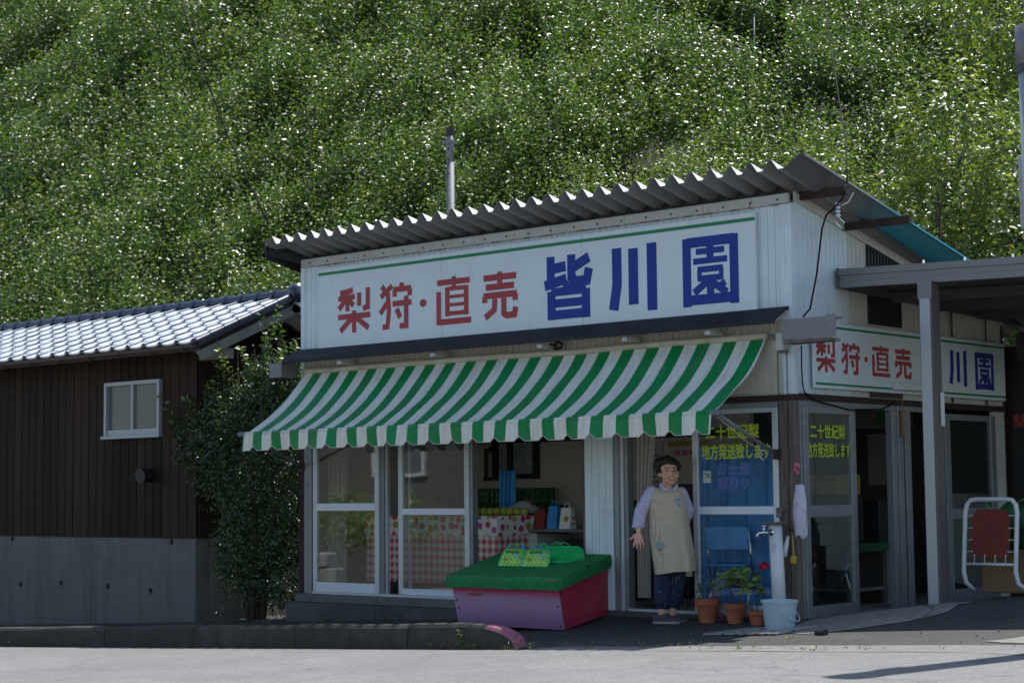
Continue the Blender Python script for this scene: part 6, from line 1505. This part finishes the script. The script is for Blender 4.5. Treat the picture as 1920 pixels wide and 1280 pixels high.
body = [
 ('b', hd(0, .012, .022), (.079, .096, .102)), ('b', hd(0, -.022, -.045), (.069, .066, .078)), ('b', hd(0, -.034, -.088), (.042, .042, .038)),
 ('b', hd(-.042, -.052, -.040), (.031, .030, .028)), ('b', hd(.042, -.052, -.040), (.031, .030, .028)),
 ('b', hd(0, -.074, .022), (.048, .02, .016)), ('b', hd(0, -.088, -.030), (.019, .020, .016)), ('tb', [hd(0, -.078, .012), hd(0, -.092, -.026)], [.009, .013]), ('b', hd(-.017, -.082, -.035), (.010, .010, .009)), ('b', hd(.017, -.082, -.035), (.010, .010, .009)),
 ('b', hd(-.081, .012, -.012), (.011, .020, .034)), ('b', hd(.081, .012, -.012), (.011, .020, .034)), ('b', hd(-.080, .004, -.035), (.009, .011, .012)),
 ('b', hd(0, -.060, -.060), (.040, .018, .010)),
 ('tb', [(0.012, .01, 1.36), (.0, .02, 1.24)], [.052, .056]),
 ('b', (-.01, .02, 1.20), (.13, .085, .07)), ('b', (0.0, .02, 1.05), (.135, .10, .18)), ('b', (.02, .03, .85), (.145, .11, .16)),
 ('tb', [(-.14, .02, 1.225), (-.235, .0, 1.045), (-.262, -.05, .915), (-.264, -.07, .865)], [.046, .039, .029, .023]),
 ('tb', [(.12, .02, 1.22), (.185, .10, 1.05), (.165, .10, .90)], [.046, .038, .028]),
 ('tb', [(-.04, .03, .80), (-.055, .02, .45), (-.068, .03, .10), (-.066, .03, .06)], [.075, .055, .034, .034]),
 ('tb', [(.07, .04, .80), (.06, .06, .45), (.03, .09, .10), (.03, .09, .06)], [.075, .055, .034, .034]),
]
# hand: palm, four fingers, thumb
W0 = Vector((-.264, -.07, .865)); 
body += [('b', (-.265, -.082, .815), (.036, .016, .040)), ('b', (-.267, -.086, .795), (.040, .015, .024))]
fing = [((-.294, -.088, .785), (-.304, -.098, .752), (-.309, -.102, .722)), ((-.276, -.090, .778), (-.280, -.102, .738), (-.282, -.106, .705)), ((-.256, -.089, .778), (-.252, -.100, .740), (-.250, -.104, .708)), ((-.238, -.086, .786), (-.226, -.095, .757), (-.220, -.098, .732))]
for f_ in fing: body.append(('tb', list(f_), [.0098, .0088, .0075]))
body.append(('tb', [(-.292, -.080, .835), (-.318, -.090, .808), (-.340, -.096, .792)], [.0125, .0105, .0085]))
bd = fused('body', body, .0042, M['skin'], 2)
# hair: permed cap of small curls
hs_ = [('b', hd(0, .035, .055), (.090, .090, .080)), ('b', hd(-.03, -.012, .095), (.055, .062, .042)), ('b', hd(.03, -.008, .097), (.055, .062, .042)), ('b', hd(0, .06, .02), (.078, .06, .07))]
random.seed(3)
for k in range(230):
    v = Vector((random.gauss(0, 1), random.gauss(0, 1), random.gauss(0, 1))).normalized()
    if v.z < -.55: continue
    p = Vector((v.x*.103, .030+v.y*.102, .046+v.z*.093))
    if p.y < -.025 and p.z < .082: continue
    if p.y < .02 and abs(p.x) < .10 and p.z < .0: continue
    hs_.append(('b', hd(*p), (random.uniform(.015, .024),)*3))
for k in range(16):
    u = -1+2*k/15; hs_.append(('b', hd(u*.070, -.066+.030*u*u, .088-.012*u*u + random.uniform(-.005, .005)), (.017, .016, .015)))
for s_ in (-1, 1):
    for k in range(4): hs_.append(('b', hd(s_*.083, -.012+.010*k, .058-.022*k), (.013, .016, .018)))
fused('hair', hs_, .006, M['hair'], 1)
def feature(name, pts, r, m):
    mb = MB(); mb.tube([hd(*p) for p in pts], r, 8); return mb.build(name, m, person, True)
for s_ in (-1, 1):
    feature('eye', [(s_*.018, -.0895, .003), (s_*.031, -.0890, .008), (s_*.045, -.080, .003)], [.002, .0045, .002], M['black'])
    feature('eyebrow', [(s_*.014, -.0945, .026), (s_*.032, -.0925, .033), (s_*.052, -.078, .027)], [.002, .003, .0018], M['hair'])
feature('lower_lip', [(-.032, -.078, -.060), (-.016, -.084, -.074), (0, -.086, -.078), (.016, -.084, -.074), (.032, -.078, -.060)], [.003, .0052, .0060, .0052, .003], M['lip'])
feature('upper_lip', [(-.034, -.077, -.056), (-.016, -.0845, -.058), (0, -.0865, -.057), (.016, -.0845, -.058), (.034, -.077, -.056)], [.0025, .004, .0042, .004, .0025], M['lip'])
mb = MB(); mb.add([hd(*p) for p in ((-.028, -.0815, -.0585), (-.014, -.0865, -.0600), (0, -.0885, -.0605), (.014, -.0865, -.0600), (.028, -.0815, -.0585), (.020, -.0830, -.0680), (.010, -.0862, -.0722), (0, -.0875, -.0735), (-.010, -.0862, -.0722), (-.020, -.0830, -.0680))], [(0, 1, 8, 9), (1, 2, 7, 8), (2, 3, 6, 7), (3, 4, 5, 6)]); mb.build('teeth', M['teeth'], person, True)
# blouse: shoulders and sleeves
bl = [('b', (-.012, .02, 1.195), (.150, .100, .085)), ('b', (0, .02, 1.08), (.150, .112, .14)),
      ('tb', [(-.135, .02, 1.225), (-.19, .005, 1.13), (-.236, -.003, 1.045), (-.258, -.036, .955), (-.262, -.046, .925)], [.062, .060, .060, .054, .050]),
      ('tb', [(.115, .02, 1.215), (.18, .09, 1.06), (.175, .10, 1.0)], [.060, .056, .050])]
fused('blouse', bl, .007, M['blouse'], 3)
mb = MB(); 
for s_ in (-1, 1):
    mb.add([(.012+s_*.002, -.088, 1.222), (.012+s_*.062, -.068, 1.245), (.010+s_*.085, -.01, 1.285), (.010+s_*.070, .0, 1.312), (.012+s_*.052, -.052, 1.288)], [(0, 1, 2, 3, 4)])
    mb.add([(.012+s_*.002, -.083, 1.220), (.012+s_*.062, -.060, 1.243), (.010+s_*.082, -.005, 1.283), (.010+s_*.066, .004, 1.310), (.012+s_*.050, -.046, 1.286)], [(0, 1, 2, 3, 4)])
mb.build('collar', M['blouse'], person, fix=False)
mb = MB(); cf = []
for j, (dz, rr) in enumerate(((0, .050), (-.018, .056), (-.030, .058), (-.034, .054))):
    cf.append([(-.262 + rr*math.cos(t_), -.048 + rr*.85*math.sin(t_) - dz*.4, .935 + dz + .006*math.sin(3*t_)) for t_ in [2*math.pi*k/20 for k in range(21)]])
mb.grid(cf); mb.build('cuff', M['blouse'], person, True, fix=False)
# apron: lofted sleeveless smock with side folds
rings = [(1.268, -.115, .118, .055), (1.24, -.135, .134, .094), (1.19, -.150, .146, .116), (1.12, -.158, .158, .130), (1.04, -.166, .168, .136), (.94, -.168, .180, .142), (.84, -.163, .194, .148), (.74, -.152, .205, .152), (.64, -.140, .214, .155), (.56, -.130, .219, .158), (.49, -.121, .224, .160)]
mb = MB(); P = []
NN = 72
for ri, (z, a, b, d) in enumerate(rings):
    cx_ = (a+b)/2; rx_ = (b-a)/2; row = []; lo = max(0, (1.0-z)/.5)
    for k in range(NN+1):
        t_ = 2*math.pi*k/NN
        fold = (.010*math.sin(7*t_+.6+z*2) + .006*math.sin(13*t_+2))*lo
        e = 2.6; cx = math.copysign(abs(math.cos(t_))**(2/e), math.cos(t_)); sy = math.copysign(abs(math.sin(t_))**(2/e), math.sin(t_))
        zz = z + (.035*max(0, cx)*0 + (-.028 if (ri == len(rings)-1) else 0)*max(0, -cx)*1.0)
        if ri == 0: zz = z - .055*max(0, -sy)*(1-min(1, abs(cx)*1.15))
        row.append((cx_ + (rx_+fold)*cx, .015 + (d+fold)*sy, zz))
    P.append(row)
mb.grid(P); mb.build('apron', M['apron'], person, True, fix=False)
for cx_, cz_, col_ in ((-.10, .745, 'a'), (-.075, .735, 'b'), (-.09, .70, 'c'), (.085, 1.15, 'a'), (.098, 1.12, 'b')):
    mb = MB(); rr = .022 if col_ != 'c' else .014; yy = -.142 if cz_ < 1 else -.112
    for k in range(5):
        t_ = 2*math.pi*k/5; mb.ball((cx_+rr*.75*math.cos(t_), yy-.004, cz_+rr*.75*math.sin(t_)), (rr*.55, .004, rr*.55), 8, 5)
    mb.build('applique_flower', {'a': mat('applique blue', (0.20, 0.36, 0.45), .8), 'b': mat('applique lilac', (0.36, 0.34, 0.46), .8), 'c': mat('applique green', (0.15, 0.24, 0.18), .8)}[col_], person, True)
mb = MB(); mb.bbox(.10, .205, .02, .05, .435, .50, .006); mb.build('apron_tie', M['apron'], person)
# trousers
fused('trousers', [('tb', [(-.035, .03, .66), (-.05, .02, .42), (-.062, .025, .24), (-.064, .03, .185)], [.10, .082, .073, .060]), ('tb', [(.075, .05, .66), (.07, .06, .42), (.045, .08, .24), (.038, .09, .185)], [.10, .085, .074, .060]), ('b', (.02, .04, .68), (.15, .12, .10))], .008, M['pants'], 3)
def shoe(x, y, ang):
    r = empty('shoe', (0, 0, 0)); r.parent = person; r.location = (x, y, 0.0); r.rotation_euler = (0, 0, ang); WORG[r] = Vector((0, 0, 0))
    fused('upper', [('b', (-.06, 0, .052), (.046, .036, .042)), ('b', (.03, 0, .042), (.075, .043, .030)), ('b', (.085, 0, .036), (.045, .042, .025)), ('b', (-.02, 0, .062), (.06, .035, .034))], .006, M['shoe'], 2, r)
    mb = MB(); out = [(-.105+.0, 0), (-.095, -.034), (-.03, -.034), (.04, -.044), (.10, -.042), (.132, -.018), (.135, .012), (.11, .038), (.04, .044), (-.03, .036), (-.095, .034)]
    mb.prism([(a, b) for a, b in out], lambda u, v, w: (u, v, .004+w), .024); mb.build('sole', M['sole'], r)
    mb = MB(); mb.tube([(.02, -.03, .066), (.03, 0, .076), (.02, .03, .066)], .007, 6); mb.tube([(.045, -.03, .058), (.055, 0, .068), (.045, .03, .058)], .007, 6); mb.build('strap', mat('shoe strap', (0.10, 0.045, 0.06), .7), r)
shoe(-.045, .01, -.22); shoe(.05, .09, .1)

# ------------------------------------------------------------------ across the road (seen mirrored in the shop windows)
sw_ = empty('stone_wall', (-17, -11, -1), 'low stone retaining wall mirrored in the leftmost shop window', 'wall')
blk = MB(); blk.bbox(.006, .474, -.15, .15, .006, .294, .03); blk_me = blk.mesh('stone', M['stone'])
for r_ in range(3):
    for c in range(9): link(blk_me, 'stone', sw_, (-22+c*.48+(.24 if r_ % 2 else 0), -11+random.uniform(-.02, .02), zr(-16)-.1+r_*.3))
nh = empty('opposite_house', (-20, -16, -1), 'grey house across the road mirrored in the shop windows', 'house')
bx('wall', M['house_grey'], nh, -26, -12, -19, -15, -1, 4.2)
mb = MB(); mb.prism([(-20, 4.2), (-14.2, 4.2), (-17, 6.2)], lambda u, v, w: (-26.6+w, u, v), 15.2); mb.build('roof', M['steel_dark'], nh)
for a in (-24, -20.5, -17, -13.8):
    f_ = bx('window', M['alu'], nh, a-.1, a+1.5, -15.0, -14.93, 1.5, 2.7); bx('pane', M['paper'], f_, a, a+.68, -14.93, -14.92, 1.6, 2.6); bx('pane', M['frosted'], f_, a+.72, a+1.4, -14.93, -14.92, 1.6, 2.6)
tree('garden_shrub', (-17.0, -11.8, zr(-17)), 1.2, [((-16.6, -11.6, .45), (.8, .5, .45)), ((-17.9, -11.7, .5), (.7, .5, .5))], 'sunlit green shrub mirrored in the leftmost shop window', 'shrub', None, leaf=.10, nshoots=420, pale=.5)

# ------------------------------------------------------------------ weeds along the kerb and fallen leaves
def weeds():
    B = []
    for k in range(70):
        x = random.choice((random.uniform(-14, -0.9), random.uniform(-2.2, -0.9))); y = YR - 0.012 if random.random() < .7 else YR + .2; B.append((x, y, gz(x, y)))
    for (x, y) in ((-1.72, YR-.012), (-1.70, YR-.015), (-1.74, YR-.012), (-2.9, YR-.01)):
        for z in (0, .05, .1): B.append((x, y, zr(x)+z))
    for k in range(40):
        x = random.uniform(-1.2, 2.6); y = random.uniform(-2.45, -2.2); B.append((x, y, gz(x, y)))
    for k in range(30):
        x = random.uniform(-6.5, -3.6); B.append((x, -.13, gz(x, -.13)))
    B = np.array(B); D = RNG.normal(0, .5, (len(B), 3)); D[:, 2] += 1; D /= np.linalg.norm(D, axis=1, keepdims=True)
    P, A, Nn, Ls, Ws, T = shoots_to_leaves(B, D, RNG.uniform(.02, .09, len(B)), 6, .035, RNG, .4, .0, .28, .3)
    o = bpy.data.objects.new('weeds', leaf_mesh('weeds', P, A, Nn, Ls, Ws, T, M['leaf_tree'])); COL.objects.link(o)
    tag(o, 'small weeds sprouting along the kerb and the edge of the forecourt', 'weeds', None, 'stuff')
    k = 260; x = np.concatenate([RNG.uniform(-8.2, -6.5, 120), RNG.uniform(-6, 3, k-120)]); y = np.concatenate([RNG.uniform(-1.2, .4, 120), RNG.uniform(-2.4, -.3, k-120)])
    p = np.array([(a, b, gz(a, b)+.008) for a, b in zip(x, y)]); ax = RNG.normal(0, 1, (k, 3)); ax[:, 2] *= .15; nm = RNG.normal(0, .2, (k, 3)); nm[:, 2] += 1
    o = bpy.data.objects.new('leaf_litter', leaf_mesh('leaf_litter', p, ax, nm, RNG.uniform(.02, .06, k), RNG.uniform(.012, .03, k), RNG.random((k, 3)), mat('dry leaf', (0.16, 0.10, 0.045), 0.8, 0.4, 8))); COL.objects.link(o)
    tag(o, 'dry fallen leaves scattered over the forecourt and under the bush', 'leaf litter', None, 'stuff')
weeds()
